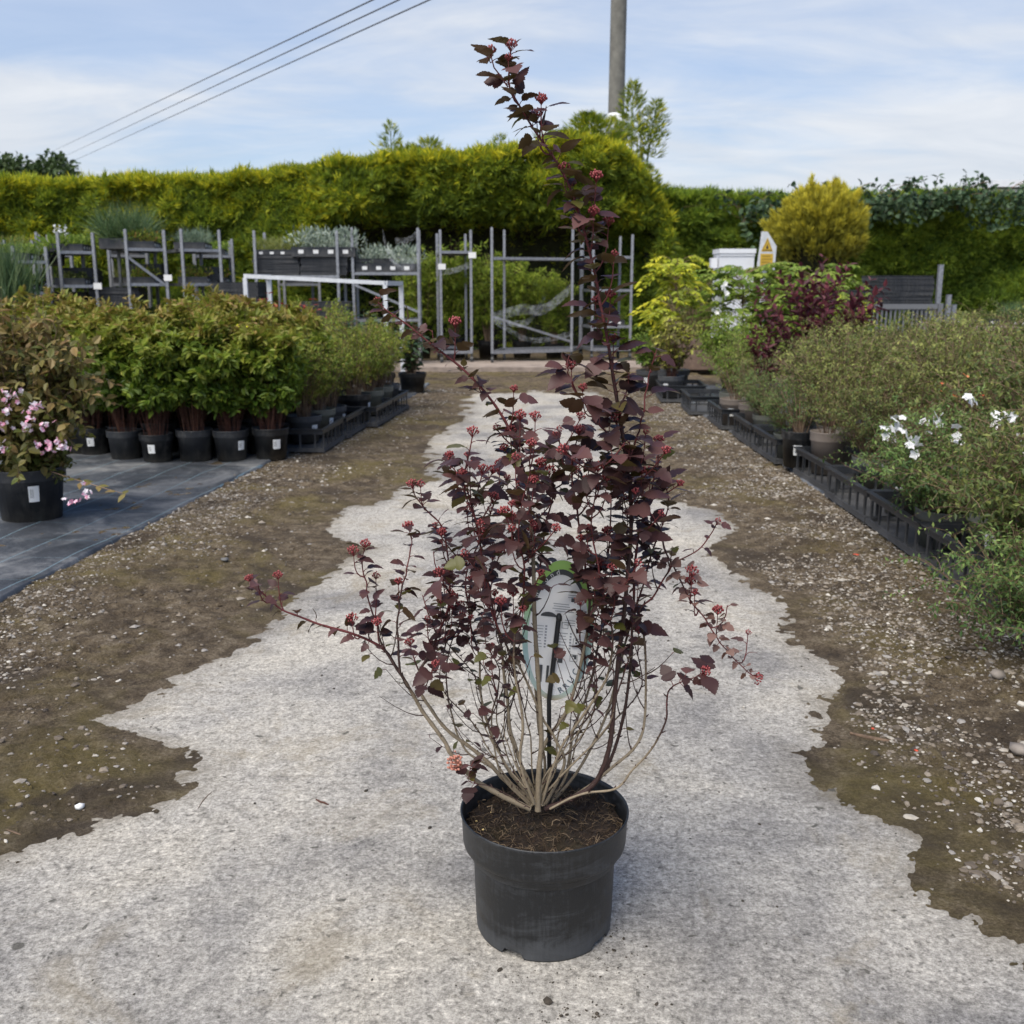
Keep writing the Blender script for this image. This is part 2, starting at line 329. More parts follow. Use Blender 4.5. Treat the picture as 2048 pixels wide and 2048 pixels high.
# woven membrane: thread lines along and across, worn pale film
m, nt, b, o = mat('woven_membrane'); M['mat'] = m; co = coords(nt); mpn = nt.nodes.new('ShaderNodeMapping'); mpn.inputs['Rotation'].default_value = (0, 0, .115); nt.links.new(co, mpn.inputs[0])
sp = nt.nodes.new('ShaderNodeSeparateXYZ'); nt.links.new(mpn.outputs[0], sp.inputs[0])
def lines(s, period, w, off=0.0):
    f = math_(nt, 'FRACT', math_(nt, 'ADD', math_(nt, 'DIVIDE', s, period), off)); return math_(nt, 'LESS_THAN', math_(nt, 'ABSOLUTE', math_(nt, 'SUBTRACT', f, .5)), w/period)
n1 = noise(nt, co, 2.2, 8, .7, 1.0); n2 = noise(nt, co, 40, 5, .6)
c = ramp(nt, [(.33, (.022, .026, .032)), (.46, (.050, .056, .066)), (.55, (.125, .130, .138)), (.70, (.27, .27, .262))], math_(nt, 'ADD', math_(nt, 'MULTIPLY', n1.outputs[0], .85), math_(nt, 'MULTIPLY', n2.outputs[0], .15))).outputs[0]
ln = math_(nt, 'MAXIMUM', lines(sp.outputs[0], .235, .0028), math_(nt, 'MULTIPLY', lines(sp.outputs[1], .30, .002), .55))
c = mixc(nt, math_(nt, 'MULTIPLY', ln, .55), c, (.22, .34, .40)); n5 = noise(nt, co, 1.7, 6, .6, .8); c = mixc(nt, ramp(nt, [(.64, 0.0), (.72, .7)], n5.outputs[0]).outputs[0], c, (.08, .062, .03))
setc(nt, b, c); b.inputs['Roughness'].default_value = .5; bump(nt, b, math_(nt, 'ADD', n2.outputs[0], math_(nt, 'MULTIPLY', ln, -.6)), .003, .7)

# pot sticker with a bar code
m, nt, b, o = mat('pot_sticker'); M['sticker'] = m; co = coords(nt, 'Generated'); sp = nt.nodes.new('ShaderNodeSeparateXYZ'); nt.links.new(co, sp.inputs[0])
n = noise(nt, None, 38, 2, .9, 0, '1D'); nt.links.new(sp.outputs[0], n.inputs['W'])
barz = math_(nt, 'GREATER_THAN', n.outputs[0], .52)
inx = math_(nt, 'MULTIPLY', math_(nt, 'GREATER_THAN', sp.outputs[0], .15), math_(nt, 'LESS_THAN', sp.outputs[0], .5))
inz = math_(nt, 'MULTIPLY', math_(nt, 'GREATER_THAN', sp.outputs[2], .25), math_(nt, 'LESS_THAN', sp.outputs[2], .8))
setc(nt, b, mixc(nt, math_(nt, 'MULTIPLY', math_(nt, 'MULTIPLY', inx, inz), barz), (.74, .75, .74), (.05, .05, .05))); b.inputs['Roughness'].default_value = .45
# cling film
m, nt, b, o = mat('cling_film'); M['film'] = m; setc(nt, b, (.8, .83, .86)); b.inputs['Roughness'].default_value = .2; n = noise(nt, coords(nt), 12, 5, .6, 1)
tr = nt.nodes.new('ShaderNodeBsdfTransparent'); mx = nt.nodes.new('ShaderNodeMixShader'); nt.links.new(ramp(nt, [(.40, .02), (.75, .26)], n.outputs[0]).outputs[0], mx.inputs[0])
nt.links.new(tr.outputs[0], mx.inputs[1]); nt.links.new(b.outputs[0], mx.inputs[2]); nt.links.new(mx.outputs[0], o.inputs[0])
M['stem_brown'] = m_leaf('brown_stem', [(.05, .03, .02), (.10, .065, .04), (.17, .12, .08)], .8, 0, .4)
M['stem_red'] = m_leaf('reddish_stem', [(.035, .014, .010), (.075, .027, .017), (.11, .055, .034)], .7, 0, .4, k=1.3)
M['wood_pole'] = m_plain('grey_weathered_pole', (.17, .165, .145), .85, 0, 5, .35, .004)
M['cable'] = m_plain('cable', (.10, .11, .13), .6)
M['hedge_core'] = m_plain('hedge_opaque_core', (.022, .026, .009), .95, 0, 5, .6, .05)  # dark filler for the opaque cores added behind the foliage
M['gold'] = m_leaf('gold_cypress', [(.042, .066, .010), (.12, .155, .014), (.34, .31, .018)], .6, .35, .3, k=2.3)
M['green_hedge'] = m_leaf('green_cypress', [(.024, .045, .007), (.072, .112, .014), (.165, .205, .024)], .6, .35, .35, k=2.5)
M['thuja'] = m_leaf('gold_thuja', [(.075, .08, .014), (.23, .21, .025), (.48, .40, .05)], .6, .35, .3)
M['bramble'] = m_leaf('bramble_leaf', [(.015, .030, .014), (.03, .055, .024), (.06, .095, .045)], .5, .25, .3)
M['oak'] = m_leaf('oak_leaf', [(.014, .026, .009), (.024, .042, .013), (.045, .07, .022)], .6, .25, .3)
M['hyper'] = m_leaf('hypericum_leaf', [(.036, .066, .008), (.085, .122, .014), (.125, .138, .018), (.14, .110, .026), (.145, .080, .030)], .5, .35, .14, k=2.1)
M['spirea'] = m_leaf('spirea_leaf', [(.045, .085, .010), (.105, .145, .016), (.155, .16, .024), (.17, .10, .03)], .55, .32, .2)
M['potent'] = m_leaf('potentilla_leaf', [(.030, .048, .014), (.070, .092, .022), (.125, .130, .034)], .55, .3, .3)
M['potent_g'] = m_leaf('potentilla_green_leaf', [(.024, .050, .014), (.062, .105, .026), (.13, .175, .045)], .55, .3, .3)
M['olive_leaf'] = m_leaf('olive_leaf', [(.050, .066, .018), (.108, .125, .030), (.18, .182, .050)], .55, .3, .3)
M['lime'] = m_leaf('lime_leaf', [(.10, .14, .012), (.21, .235, .018), (.38, .36, .03)], .5, .35, .3)
M['fern'] = m_leaf('fresh_green_leaf', [(.05, .095, .012), (.11, .16, .022), (.19, .23, .04)], .5, .35, .3)
M['dark_red'] = m_leaf('dark_red_leaf', [(.024, .008, .011), (.060, .014, .021), (.11, .028, .033)], .5, .25, .3)
M['silver'] = m_leaf('silver_leaf', [(.075, .10, .075), (.16, .195, .15), (.27, .30, .25)], .6, .2, .3)
M['grass'] = m_leaf('grass_blade', [(.022, .045, .018), (.045, .08, .03), (.09, .12, .045)], .5, .25, .3)
M['bronze'] = m_leaf('bronze_leaf', [(.055, .066, .014), (.11, .095, .028), (.165, .105, .045)], .5, .3, .3)
M['variegated'] = m_leaf('variegated_leaf', [(.06, .04, .03), (.13, .13, .03), (.30, .30, .06)], .5, .3, .5)
M['petal_w'] = m_leaf('white_petal', [(.72, .72, .68), (.8, .8, .78), (.85, .85, .84)], .6, .2, .2)
M['petal_p'] = m_leaf('pink_petal', [(.46, .20, .28), (.50, .35, .41), (.53, .44, .48)], .6, .25, .6)
M['petal_y'] = m_leaf('yellow_petal', [(.75, .50, .01), (.8, .6, .02), (.85, .7, .05)], .6, .2, .2)
M['petal_r'] = m_leaf('red_leaf', [(.40, .08, .03), (.5, .14, .06), (.55, .2, .1)], .6, .2, .2)

# ------------------------------------------------------------------ the setting: ground, concrete, dirt, membrane
concL = [(-1.5,1.2),(-1.2,1.6),(-1.01,1.82),(-.87,1.95),(-.72,2.08),(-.78,2.24),(-.86,2.36),(-1.11,2.48),(-1.0,2.62),(-.85,3.04),(-.73,3.76),(-.62,4.26),(-.85,4.40),(-.88,4.75),(-.84,5.01),(-.47,5.81),(-.56,6.5),(-.63,7.37),(-.40,8.83),(-.48,10.47),(-.5,14)]
concR = [(1.05,1.2),(.88,1.56),(.79,1.76),(.86,1.90),(.69,2.06),(.70,2.3),(.80,2.38),(.94,2.71),(.90,3.09),(.98,3.57),(.80,4.13),(1.03,4.62),(1.0,5.0),(.78,5.3),(.72,6),(.70,7.5),(.74,9),(.9,10.5),(1,14)]
cl = np.array(concL); crr = np.array(concR)
def dirt_height(x, y):
    P = p3(x, y)
    wob = .060*fbm(P*4.3, 3, 3)+.013*fbm(P*15, 3, 9, .5)+.005*fbm(P*70, 2, 23)
    dL = np.interp(y, cl[:, 1], cl[:, 0])-x; dR = x-np.interp(y, crr[:, 1], crr[:, 0]); dF = (y-10.7)*.5
    d = np.maximum(np.maximum(dL, dR), dF)+wob*np.clip(.4+y*.12, .5, 1.6)
    h = np.clip(d*.038, -.03, .012); cl_ = np.clip(fbm(P*7, 2, 61)+.45, 0, 1)
    return h+np.where(h > 0, np.minimum(h*.8, .004+.009*cl_), .002)*(fbm(P*24, 4, 41, .62)+.35*np.abs(fbm(P*60, 2, 43))), d
def grid_mesh(name, xs, ys, zf, m, keep=None, kind='structure'):
    X, Y = np.meshgrid(xs, ys); Z = zf(X, Y); nx = len(xs)
    i = np.arange(len(ys)-1)[:, None]*nx+np.arange(nx-1)[None]; F = np.stack([i, i+1, i+nx+1, i+nx], -1).reshape(-1, 4)
    if keep is not None: F = F[keep(Z.ravel()[F], X.ravel()[F], Y.ravel()[F])]
    b = MB(); used, inv = np.unique(F, return_inverse=True); b.add(p3(X, Y, Z).reshape(-1, 3)[used], inv.reshape(F.shape)); return b
g = MB(); g.add([(-400,-200,-.014),(400,-200,-.014),(400,800,-.014),(-400,800,-.014)], [(0,1,2,3)]); g.build('ground', M['dirt'], kind='structure')
g = MB(); vo_ = 0
for ya, yb_, st_ in ((-3, 1.2, .6), (1.2, 6.0, .03), (6.0, 13.0, .1)):
    xs = np.linspace(-2.2, 2.0, int(4.2/st_)+1); ys = np.linspace(ya, yb_, int(round((yb_-ya)/st_))+1); XX, YY = np.meshgrid(xs, ys); nx = len(xs); i = np.arange(len(ys)-1)[:, None]*nx+np.arange(nx-1)[None]
    g.add(p3(XX, YY, 0*XX).reshape(-1, 3), np.stack([i, i+1, i+nx+1, i+nx], -1).reshape(-1, 4), np.clip(dirt_height(XX, YY)[1].ravel()/.30+1, 0, 1))
g.build('concrete_path', M['concrete'], kind='structure')
db = MB()
for x0, x1, y0, y1, st in ((-2.3, 1.9, .9, 3.0, .0075), (-2.6, 2.1, 3.0, 6.0, .014), (-3.0, 2.3, 6.0, 13.2, .032)):
    xs = np.arange(x0, x1+st, st); ys = np.linspace(y0, y1, int((y1-y0)/st)+1)
    q = grid_mesh('d', xs, ys, lambda X, Y: dirt_height(X, Y)[0], None, lambda z, x, y: (z.max(1) > -.004))
    db.add(q.V[0], q.F[0])
db.build('dirt', M['dirt'], smooth=True, kind='structure')
g = MB(); g.box((.1, 13.75, .03), (9.0, 1.2, .08)); g.build('concrete_apron', M['concrete_end'], kind='structure')
# membranes lie over the dirt with a lifted, slightly wrinkled edge
med = np.array([(-1.99, 1.6), (-1.80, 3.45), (-1.57, 5.81), (-1.44, 6.91), (-1.33, 7.62), (-.98, 10.3), (-.9, 11.5)])
def mat_sheet(name, edge, side, width):
    ys = np.arange(edge[0, 1], edge[-1, 1], .05); ts = np.concatenate([[0, .004, .012], np.linspace(.05, 1, 40)*width])
    xe = np.interp(ys, edge[:, 1], edge[:, 0])+.012*vnoise(p3(ys*3, 0), 5)
    X = xe[:, None]+side*ts[None]; Y = np.repeat(ys[:, None], len(ts), 1)
    Z = .024+.008*fbm(p3(X*2.2, Y*2.2), 3, 77)+.012*np.exp(-((ts[None]-.05)/.05)**2)*(.5+.5*vnoise(p3(Y*2, 3), 8)); Z[:, 0] = .004
    nx = len(ts); i = np.arange(len(ys)-1)[:, None]*nx+np.arange(nx-1)[None]; F = np.stack([i, i+1, i+nx+1, i+nx], -1).reshape(-1, 4)
    if side < 0: F = F[:, ::-1]
    b = MB(); b.add(p3(X, Y, Z).reshape(-1, 3), F); return b.build(name, M['mat'], smooth=True, kind='structure')
mat_sheet('woven_membrane', med, -1, 6.0)
mat_sheet('woven_membrane', np.array([(1.62, 1.8), (1.62, 3.5), (1.66, 6.2), (1.62, 8.5), (1.5, 11.5)]), 1, 6.0)

# pebbles
rng = np.random.default_rng(5)
ICO = None
def ico():
    t = (1+5**.5)/2; V = np.array([(-1,t,0),(1,t,0),(-1,-t,0),(1,-t,0),(0,-1,t),(0,1,t),(0,-1,-t),(0,1,-t),(t,0,-1),(t,0,1),(-t,0,-1),(-t,0,1)], float); V /= np.linalg.norm(V[0])
    F = np.array([(0,11,5),(0,5,1),(0,1,7),(0,7,10),(0,10,11),(1,5,9),(5,11,4),(11,10,2),(10,7,6),(7,1,8),(3,9,4),(3,4,2),(3,2,6),(3,6,8),(3,8,9),(4,9,5),(2,4,11),(6,2,10),(8,6,7),(9,8,1)])
    return V, F
IV, IF = ico()
OV = np.array([(1,0,0),(0,1,0),(-1,0,0),(0,-1,0),(0,0,1),(0,0,-1)], float); OF = np.array([(0,1,4),(1,2,4),(2,3,4),(3,0,4),(1,0,5),(2,1,5),(3,2,5),(0,3,5)])
def stones(b, P, S, seed=1, flat=.55, IV=IV, IF=IF):
    r = np.random.default_rng(seed); k = len(P); th = r.uniform(0, 6.28, k); sx = S*r.uniform(.7, 1.35, k); sy = S*r.uniform(.6, 1.0, k); sz = S*flat*r.uniform(.6, 1.1, k)
    V = IV[None]*r.uniform(.78, 1.15, (k, len(IV), 1)); V = V*np.stack([sx, sy, sz], -1)[:, None]
    c, s_ = np.cos(th)[:, None], np.sin(th)[:, None]; V = np.stack([V[..., 0]*c-V[..., 1]*s_, V[..., 0]*s_+V[..., 1]*c, V[..., 2]], -1)+P[:, None]
    b.add(V.reshape(-1, 3), (np.arange(k)[:, None, None]*len(IV)+IF[None]).reshape(-1, 3))
def scatter(n, xr, yr, dens, seed):
    r = np.random.default_rng(seed); x = r.uniform(*xr, n); y = yr[0]+(yr[1]-yr[0])*r.uniform(0, 1, n)**1.5
    h, d = dirt_height(x, y); ok = (h > .003) & (r.uniform(0, 1, n) < dens(x, y, d))
    return x[ok], y[ok], np.maximum(h[ok], 0)
pb = MB()
edgeL = lambda y: np.interp(y, med[:, 1], med[:, 0])
def densL(x, y, d):
    e = x-edgeL(y); c = fbm(p3(x*3.1, y*3.1), 3, 55)
    return np.clip(1.25-np.abs(e)/.42+c*.7, .10, 1)*(e > -.05)
def densR(x, y, d):
    e = 1.60-x; c = fbm(p3(x*3.1, y*3.1), 3, 57)
    return np.clip(1.15-e/.62+c*.9, .12, 1)
for (n, xr, yr, dn, seed) in ((95000, (-2.05, -.4), (1.5, 11), densL, 1), (105000, (.65, 1.8), (1.3, 11), densR, 2)):
    x, y, h = scatter(n, xr, yr, dn, seed); S = np.minimum(.0022+.0032*np.random.default_rng(seed+9).exponential(.8, len(x)), .016)
    nr = (y < 3.0) & (S > .004); stones(pb, p3(x, y, h+S*.0)[nr], S[nr], seed); stones(pb, p3(x, y, h+S*.0)[~nr], S[~nr]*1.15, seed, .55, OV, OF)
    print('pebbles', len(x))
pb.build('gravel', M['pebble'], kind='stuff')['label'] = 'loose gravel along the bed edges'
r = np.random.default_rng(31); n = 60000; x = r.uniform(-2.1, 1.8, n); y = 1.1+7*r.uniform(0, 1, n)**1.6; h, d = dirt_height(x, y); ok = (h > .001) & (r.uniform(0, 1, n) < np.clip(.25+fbm(p3(x*5, y*5), 3, 91), .04, 1)) & (x > edgeL(y)); cb = MB(); S = .0018+.0032*r.exponential(.7, ok.sum()); stones(cb, p3(x[ok], y[ok], h[ok]), S, 6, .6, OV, OF)
cb.build('soil_clods', M['dirt'], kind='stuff')
# crumbs of soil and grit strewn on the concrete
r = np.random.default_rng(8); n = 1100; x = r.normal(0, .55, n); y = r.uniform(1.35, 6, n); h, d = dirt_height(x, y); ok = h < 0
x = np.concatenate([x, r.normal(.17, .03, 60), r.normal(.10, .06, 30), r.normal(.10, .05, 50)]); y = np.concatenate([y, r.normal(1.55, .05, 60), r.normal(1.47, .02, 30), r.normal(1.385, .015, 50)]); ok = np.concatenate([ok, np.ones(140, bool)])
cb = MB(); S = .0008+.0011*r.exponential(.8, ok.sum()); stones(cb, p3(x[ok], y[ok], S*.3), S, 4)
cb.build('grit', m_plain('dark_grit', (.045, .036, .026), .9, 0, 60, .5), kind='stuff')
def speck(px, py, s, m, name, label, cat, flat=.6, group=None, seed=0):
    p = onground(px, py); h, _ = dirt_height(np.array([p[0]]), np.array([p[1]])); b = MB(); stones(b, np.array([(0, 0, 0.)]), np.array([s]), seed, flat)
    o = b.build(name, M[m], loc=(p[0], p[1], max(0, h[0])+s*flat*.55), smooth=True); return tag(o, label, cat, group)
speck(161, 1621, .013, 'white_bit', 'white_pebble', 'bright white pebble lying alone on damp brown dirt', 'pebble', .7, None, 3)
speck(2035, 1520, .024, 'taupe', 'rounded_stone', 'rounded brown stone on dirt beside spreading shrub', 'stone', .8, None, 5)
speck(1992, 1368, .026, 'taupe', 'rounded_stone', 'smooth pinkish brown stone under the white flowering shrub', 'stone', .8, None, 6)
speck(1488, 1415, .006, 'pale_stone', 'small_stone', 'tiny mossy stone on bare concrete', 'stone', .7, None, 7)
for i, (px, py, s, mm, lb) in enumerate(((1745, 1462, .008, 'red_bit', 'red fallen petal on dirt near concrete edge'), (1832, 1509, .008, 'red_bit', 'red fallen petal among pebbles on dirt'), (1712, 1115, .02, 'red_bit', 'rusty orange dead leaf on gravel beside tray'), (283, 1278, .011, 'pale_stone', 'pale yellow leaf fragment on brown dirt'), (450, 1130, .022, 'grey', 'flat grey stone half sunk in dirt'), (1898, 1445, .012, 'white_bit', 'cream pebble on dark dirt near shrub'))):
    speck(px, py, s, mm, 'fallen_petal' if 'petal' in lb else 'dead_leaf' if 'leaf' in lb else 'small_stone', lb, 'petal' if 'petal' in lb else 'leaf' if 'leaf' in lb else 'stone', .25 if 'stone' not in lb else .4, None, i+20)
def stick(pts, rad, name, label, m='stick'):
    P = np.array([onground(*q)+np.array((0, 0, rad*.9)) for q in pts]); c = P.mean(0); c[2] = 0; b = MB(); b.tube(P-c, [rad*.6]+[rad]*(len(P)-2)+[rad*.5], 6); return tag(b.build(name, M[m], loc=c, smooth=True), label, 'twig')
stick([(632, 1600), (640, 1605), (649, 1607), (657, 1611)], .0022, 'fallen_twig', 'short reddish twig lying on open concrete', 'stem_red')
stick([(396, 1618), (405, 1603), (415, 1592), (424, 1584)], .0009, 'dry_grass_stem', 'thin dry stem on concrete beside the dirt edge')
stick([(0, 1668), (15, 1663), (30, 1668), (42, 1672)], .003, 'fallen_twig', 'dark rotting twig in the damp dirt')
stick([(1700, 1470), (1730, 1478), (1765, 1485), (1790, 1488)], .006, 'fallen_twig', 'dark crumbling bark strip at the concrete edge')
stick([(520, 1178), (550, 1176), (578, 1174)], .003, 'fallen_twig', 'pale stick lying on dirt beside concrete edge')

# ------------------------------------------------------------------ plants: generators
def bez(a, c, b, n):
    t = np.linspace(0, 1, n)[:, None]; return (1-t)**2*a+2*t*(1-t)*c+t*t*b
def unit(v): return v/(np.linalg.norm(v, axis=-1, keepdims=True)+1e-9)
def shrub(seed, nb, h, r, per, L, W, tmpl, twigs=0, twl=.12, z0=0., start=.3, base=.05, tint=None, droop=.25, stem=.003, upright=.5, flat=.35, dome=.35, opp=False, ell=(1, 1)):
    """erect or domed shrub: stems MB and foliage MB, the base at the origin; also returns the shoot tips"""
    R = np.random.default_rng(seed); st = MB(); fo = MB(); tips = []
    for i in range(nb):
        az = R.uniform(0, 6.283); rr = r*math.sqrt(R.uniform(0, 1)); hh = h*(1-dome*(rr/r)**2)*R.uniform(.82, 1.06)
        tip = np.array((rr*math.cos(az)*ell[0], rr*math.sin(az)*ell[1], z0+hh)); b0 = np.array((base*math.cos(az)*R.uniform(.1, 1), base*math.sin(az)*R.uniform(.1, 1), z0))
        c = b0+(tip-b0)*np.array((flat, flat, .6))+R.normal(0, .03, 3)*h
        P = bez(b0, c, tip, 7); st.tube(P, np.linspace(stem, stem*.35, 7), 4, R.uniform(.2, .8), False); tips.append(tip)
        paths = [(P, start, per)]
        for k in range(twigs):
            t = R.uniform(start, .98); p = P[min(6, int(t*6))]; p = p+(P[min(6, int(t*6)+1)]-p)*(t*6 % 1)
            d = unit(np.array((math.cos(q := R.uniform(0, 6.28)), math.sin(q), R.uniform(-.15, 1.0)))+.5*unit(np.array((tip[0], tip[1], 0)))); e = p+d*twl*R.uniform(.5, 1.2)
            Q = bez(p, (p+e)/2+np.array((0, 0, .15*twl)), e-np.array((0, 0, droop*twl*.5)), 4); st.tube(Q, np.linspace(stem*.45, stem*.2, 4), 3, R.uniform(.2, .8), False); paths.append((Q, .15, per))
        for Q, s0, n in paths:
            n = max(2, int(n)); t = np.linspace(s0, 1, n)*(len(Q)-1); i0 = np.minimum(t.astype(int), len(Q)-2); f = (t-i0)[:, None]
            p = Q[i0]*(1-f)+Q[i0+1]*f; T = unit(Q[i0+1]-Q[i0])
            a = np.arange(n)*(2.4 if not opp else 1.571)+R.uniform(0, 6.28)
            if opp: p = np.repeat(p, 2, 0); T = np.repeat(T, 2, 0); a = np.stack([a, a+3.1416], 1).ravel(); t = np.repeat(t, 2)
            m = len(p); ref = unit(R.normal(0, 1, (m, 3))*.1+np.array((.2, .3, 1)))
            A = unit(np.cross(T, np.where(np.abs(T[:, 2:]) > .9, np.array((1., 0, 0)), np.array((0, 0, 1.))))); B = np.cross(T, A)
            D = unit(np.cos(a)[:, None]*A+np.sin(a)[:, None]*B+T*upright+R.normal(0, .22, (m, 3))); D[:, 2] -= droop*R.uniform(0, 1, m)
            Nn = unit(np.array((0, 0, 1.))+T*.4+R.normal(0, .3, (m, 3)))
            sz = R.uniform(.7, 1.25, m)*np.where(t/(len(Q)-1) > .9, .75, 1)
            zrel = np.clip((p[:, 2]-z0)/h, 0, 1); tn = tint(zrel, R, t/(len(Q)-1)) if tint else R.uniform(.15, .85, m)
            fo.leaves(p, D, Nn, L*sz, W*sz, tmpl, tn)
    return st, fo, np.array(tips)

def pot_profile(r, h, wall=.003, band=.22, taper=.80):
    rb = r*taper; return [(0, .004), (rb*.97, .004), (rb, .0), (rb+(r*.93-rb)*.9, h*(1-band)-.006), (r*.985, h*(1-band)), (r, h*(1-band)+.006), (r*1.0, h-.006), (r*1.015, h-.003), (r*1.01, h), (r-wall*1.5, h), (r-wall*2, h*(1-band)), (r*.88, h*.75)]
def pot_meshes(key, r, h, m):
    b = MB(); b.lathe(pot_profile(r, h), 36); pm = b.mesh('pot', M[m], True)
    b = MB(); R = np.random.default_rng(3); rr = np.linspace(0, r*.95, 7); th = np.arange(28)*6.2832/28
    X = rr[:, None]*np.cos(th); Y = rr[:, None]*np.sin(th); Z = h*.86+.012*fbm(p3(X*30, Y*30), 3, 5); i = np.arange(6)[:, None]*28; j = np.arange(28)[None]; k = (j+1) % 28
    b.add(p3(X, Y, Z).reshape(-1, 3), np.stack([i+j, i+k, i+28+k, i+28+j], -1).reshape(-1, 4)); return pm, b.mesh('soil', M['soil'], True)
POTS = {}
def pot_parts(parent, r=.115, h=.2, m='black', sticker=None):
    k = (round(r, 3), round(h, 3), m)
    if k not in POTS: POTS[k] = pot_meshes(k, r, h, m)
    link('pot', POTS[k][0], parent); link('soil', POTS[k][1], parent)
    if sticker is not None: pot_sticker(parent, r, h, sticker)
def pot_sticker(parent, r, h, ang, w=.052, hh=.06, z=None):
    z = z if z is not None else h*.36
    rz = lambda q: (r*.80+(r*.93-r*.80)*q/(h*.78))*1.0+.0028
    b = MB(); a = np.linspace(-w/2/r, w/2/r, 7); V = []; 
    for zz_ in (z, z+hh):
        for q in a: V.append((rz(zz_)*math.sin(q), -rz(zz_)*math.cos(q), zz_))
    b.add(V, [(i, i+1, i+8, i+7) for i in range(6)]); o = b.build('pot_sticker', M['sticker'], parent); o.rotation_euler = (0, 0, ang); return o
def potted(name, label, cat, st, fo, mstem, mleaf, r=.115, h=.2, m='black', sticker=None, group=None, extra=()):
    t = thing(name, label, cat, group=group); pot_parts(t, r, h, m, sticker)
    st.build('stems', M[mstem], t, True, kind='stuff'); fo.build('foliage', M[mleaf], t, kind='stuff')
    for nm, b, mm in extra: b.build(nm, M[mm], t, kind='stuff')
    return t
def flowers(tips, k, seed, size, npet=5, up=.6, spread=.02, per=3):
    """loose heads of five-petalled flowers near the given points"""
    R = np.random.default_rng(seed); b = MB(); cand = np.argsort(-tips[:, 2])[:max(k, len(tips)//2)]; idx = R.choice(cand, min(k, len(cand)), False)
    for i in idx:
        for q in range(per):
            c = tips[i]+R.normal(0, spread, 3)+np.array((0, 0, .008)); n = unit(R.normal(0, .5, 3)+np.array((0, -.5, up))); a = unit(np.cross(n, R.normal(0, 1, 3))); bb = np.cross(n, a)
            th = np.arange(npet)*6.283/npet; D = np.cos(th)[:, None]*a+np.sin(th)[:, None]*bb+n*.18
            b.leaves(np.repeat(c[None], npet, 0), D, np.repeat(n[None], npet, 0), size, size*.85, T_LEAF, R.uniform(0, 1))
    return b

# ------------------------------------------------------------------ the potted ninebark in the middle of the path
BASE = np.array((.056, 1.62, 0.)); SOIL_Z = .186
shrub_root = thing('potted_shrub', 'purple-leaved shrub with red bud clusters in a scuffed black pot on the concrete path', 'potted shrub', BASE)
pb = MB(); prof = [(0, .010), (.108, .010), (.1165, .0), (.1180, .004), (.1195, .03), (.1228, .145), (.1229, .1555), (.1234, .1566), (.1340, .1572), (.1378, .1580), (.1398, .1605), (.1410, .167), (.1430, .2120), (.1450, .2150), (.1452, .2180), (.1438, .2195), (.1420, .2180), (.1405, .2120), (.137, .170), (.128, .14)]
NS = 120; pb.lathe(prof, NS); V = pb.V[0].reshape(len(prof), NS, 3)
for a0, wd in ((-2.06, .17), (-.62, .17), (.9, .17), (2.45, .17)):           # drainage notches in the foot
    for j in range(NS):
        a = (j*2*math.pi/NS-a0+math.pi) % (2*math.pi)-math.pi
        if abs(a) < wd: V[2, j, 2] = .011; V[3, j, 2] = .0125
pb.V[0] = V.reshape(-1, 3)
m, nt, b, o = mat('scuffed_pot'); M['scuffed'] = m; co = coords(nt); sp = nt.nodes.new('ShaderNodeSeparateXYZ'); nt.links.new(co, sp.inputs[0])
mpn = nt.nodes.new('ShaderNodeMapping'); mpn.inputs['Scale'].default_value = (170, 170, 14); nt.links.new(co, mpn.inputs[0]); n2 = noise(nt, mpn.outputs[0], 1, 6, .7)
mpm = nt.nodes.new('ShaderNodeMapping'); mpm.inputs['Scale'].default_value = (9, 9, 34); mpm.inputs['Rotation'].default_value = (.3, .2, 0); nt.links.new(co, mpm.inputs[0])
n1 = noise(nt, mpm.outputs[0], 1, 8, .75, 1.2); n3 = noise(nt, co, 300, 4, .6)
low = math_(nt, 'SUBTRACT', 1.0, math_(nt, 'MULTIPLY', sp.outputs[2], 22), True)
f = ramp(nt, [(.50, 0.0), (.68, .55), (.95, 1.0)], math_(nt, 'ADD', math_(nt, 'ADD', math_(nt, 'MULTIPLY', n1.outputs[0], .72), math_(nt, 'MULTIPLY', n2.outputs[0], .34)), math_(nt, 'MULTIPLY', low, .34))).outputs[0]
setc(nt, b, mixc(nt, f, (.0085, .0097, .0115), (.07, .075, .082))); nt.links.new(math_(nt, 'ADD', .42, math_(nt, 'MULTIPLY', f, .3)), b.inputs['Roughness'])
bump(nt, b, math_(nt, 'ADD', n3.outputs[0], n2.outputs[0]), .0004, .6)
pot_o = pb.build('pot', M['scuffed'], shrub_root, True)
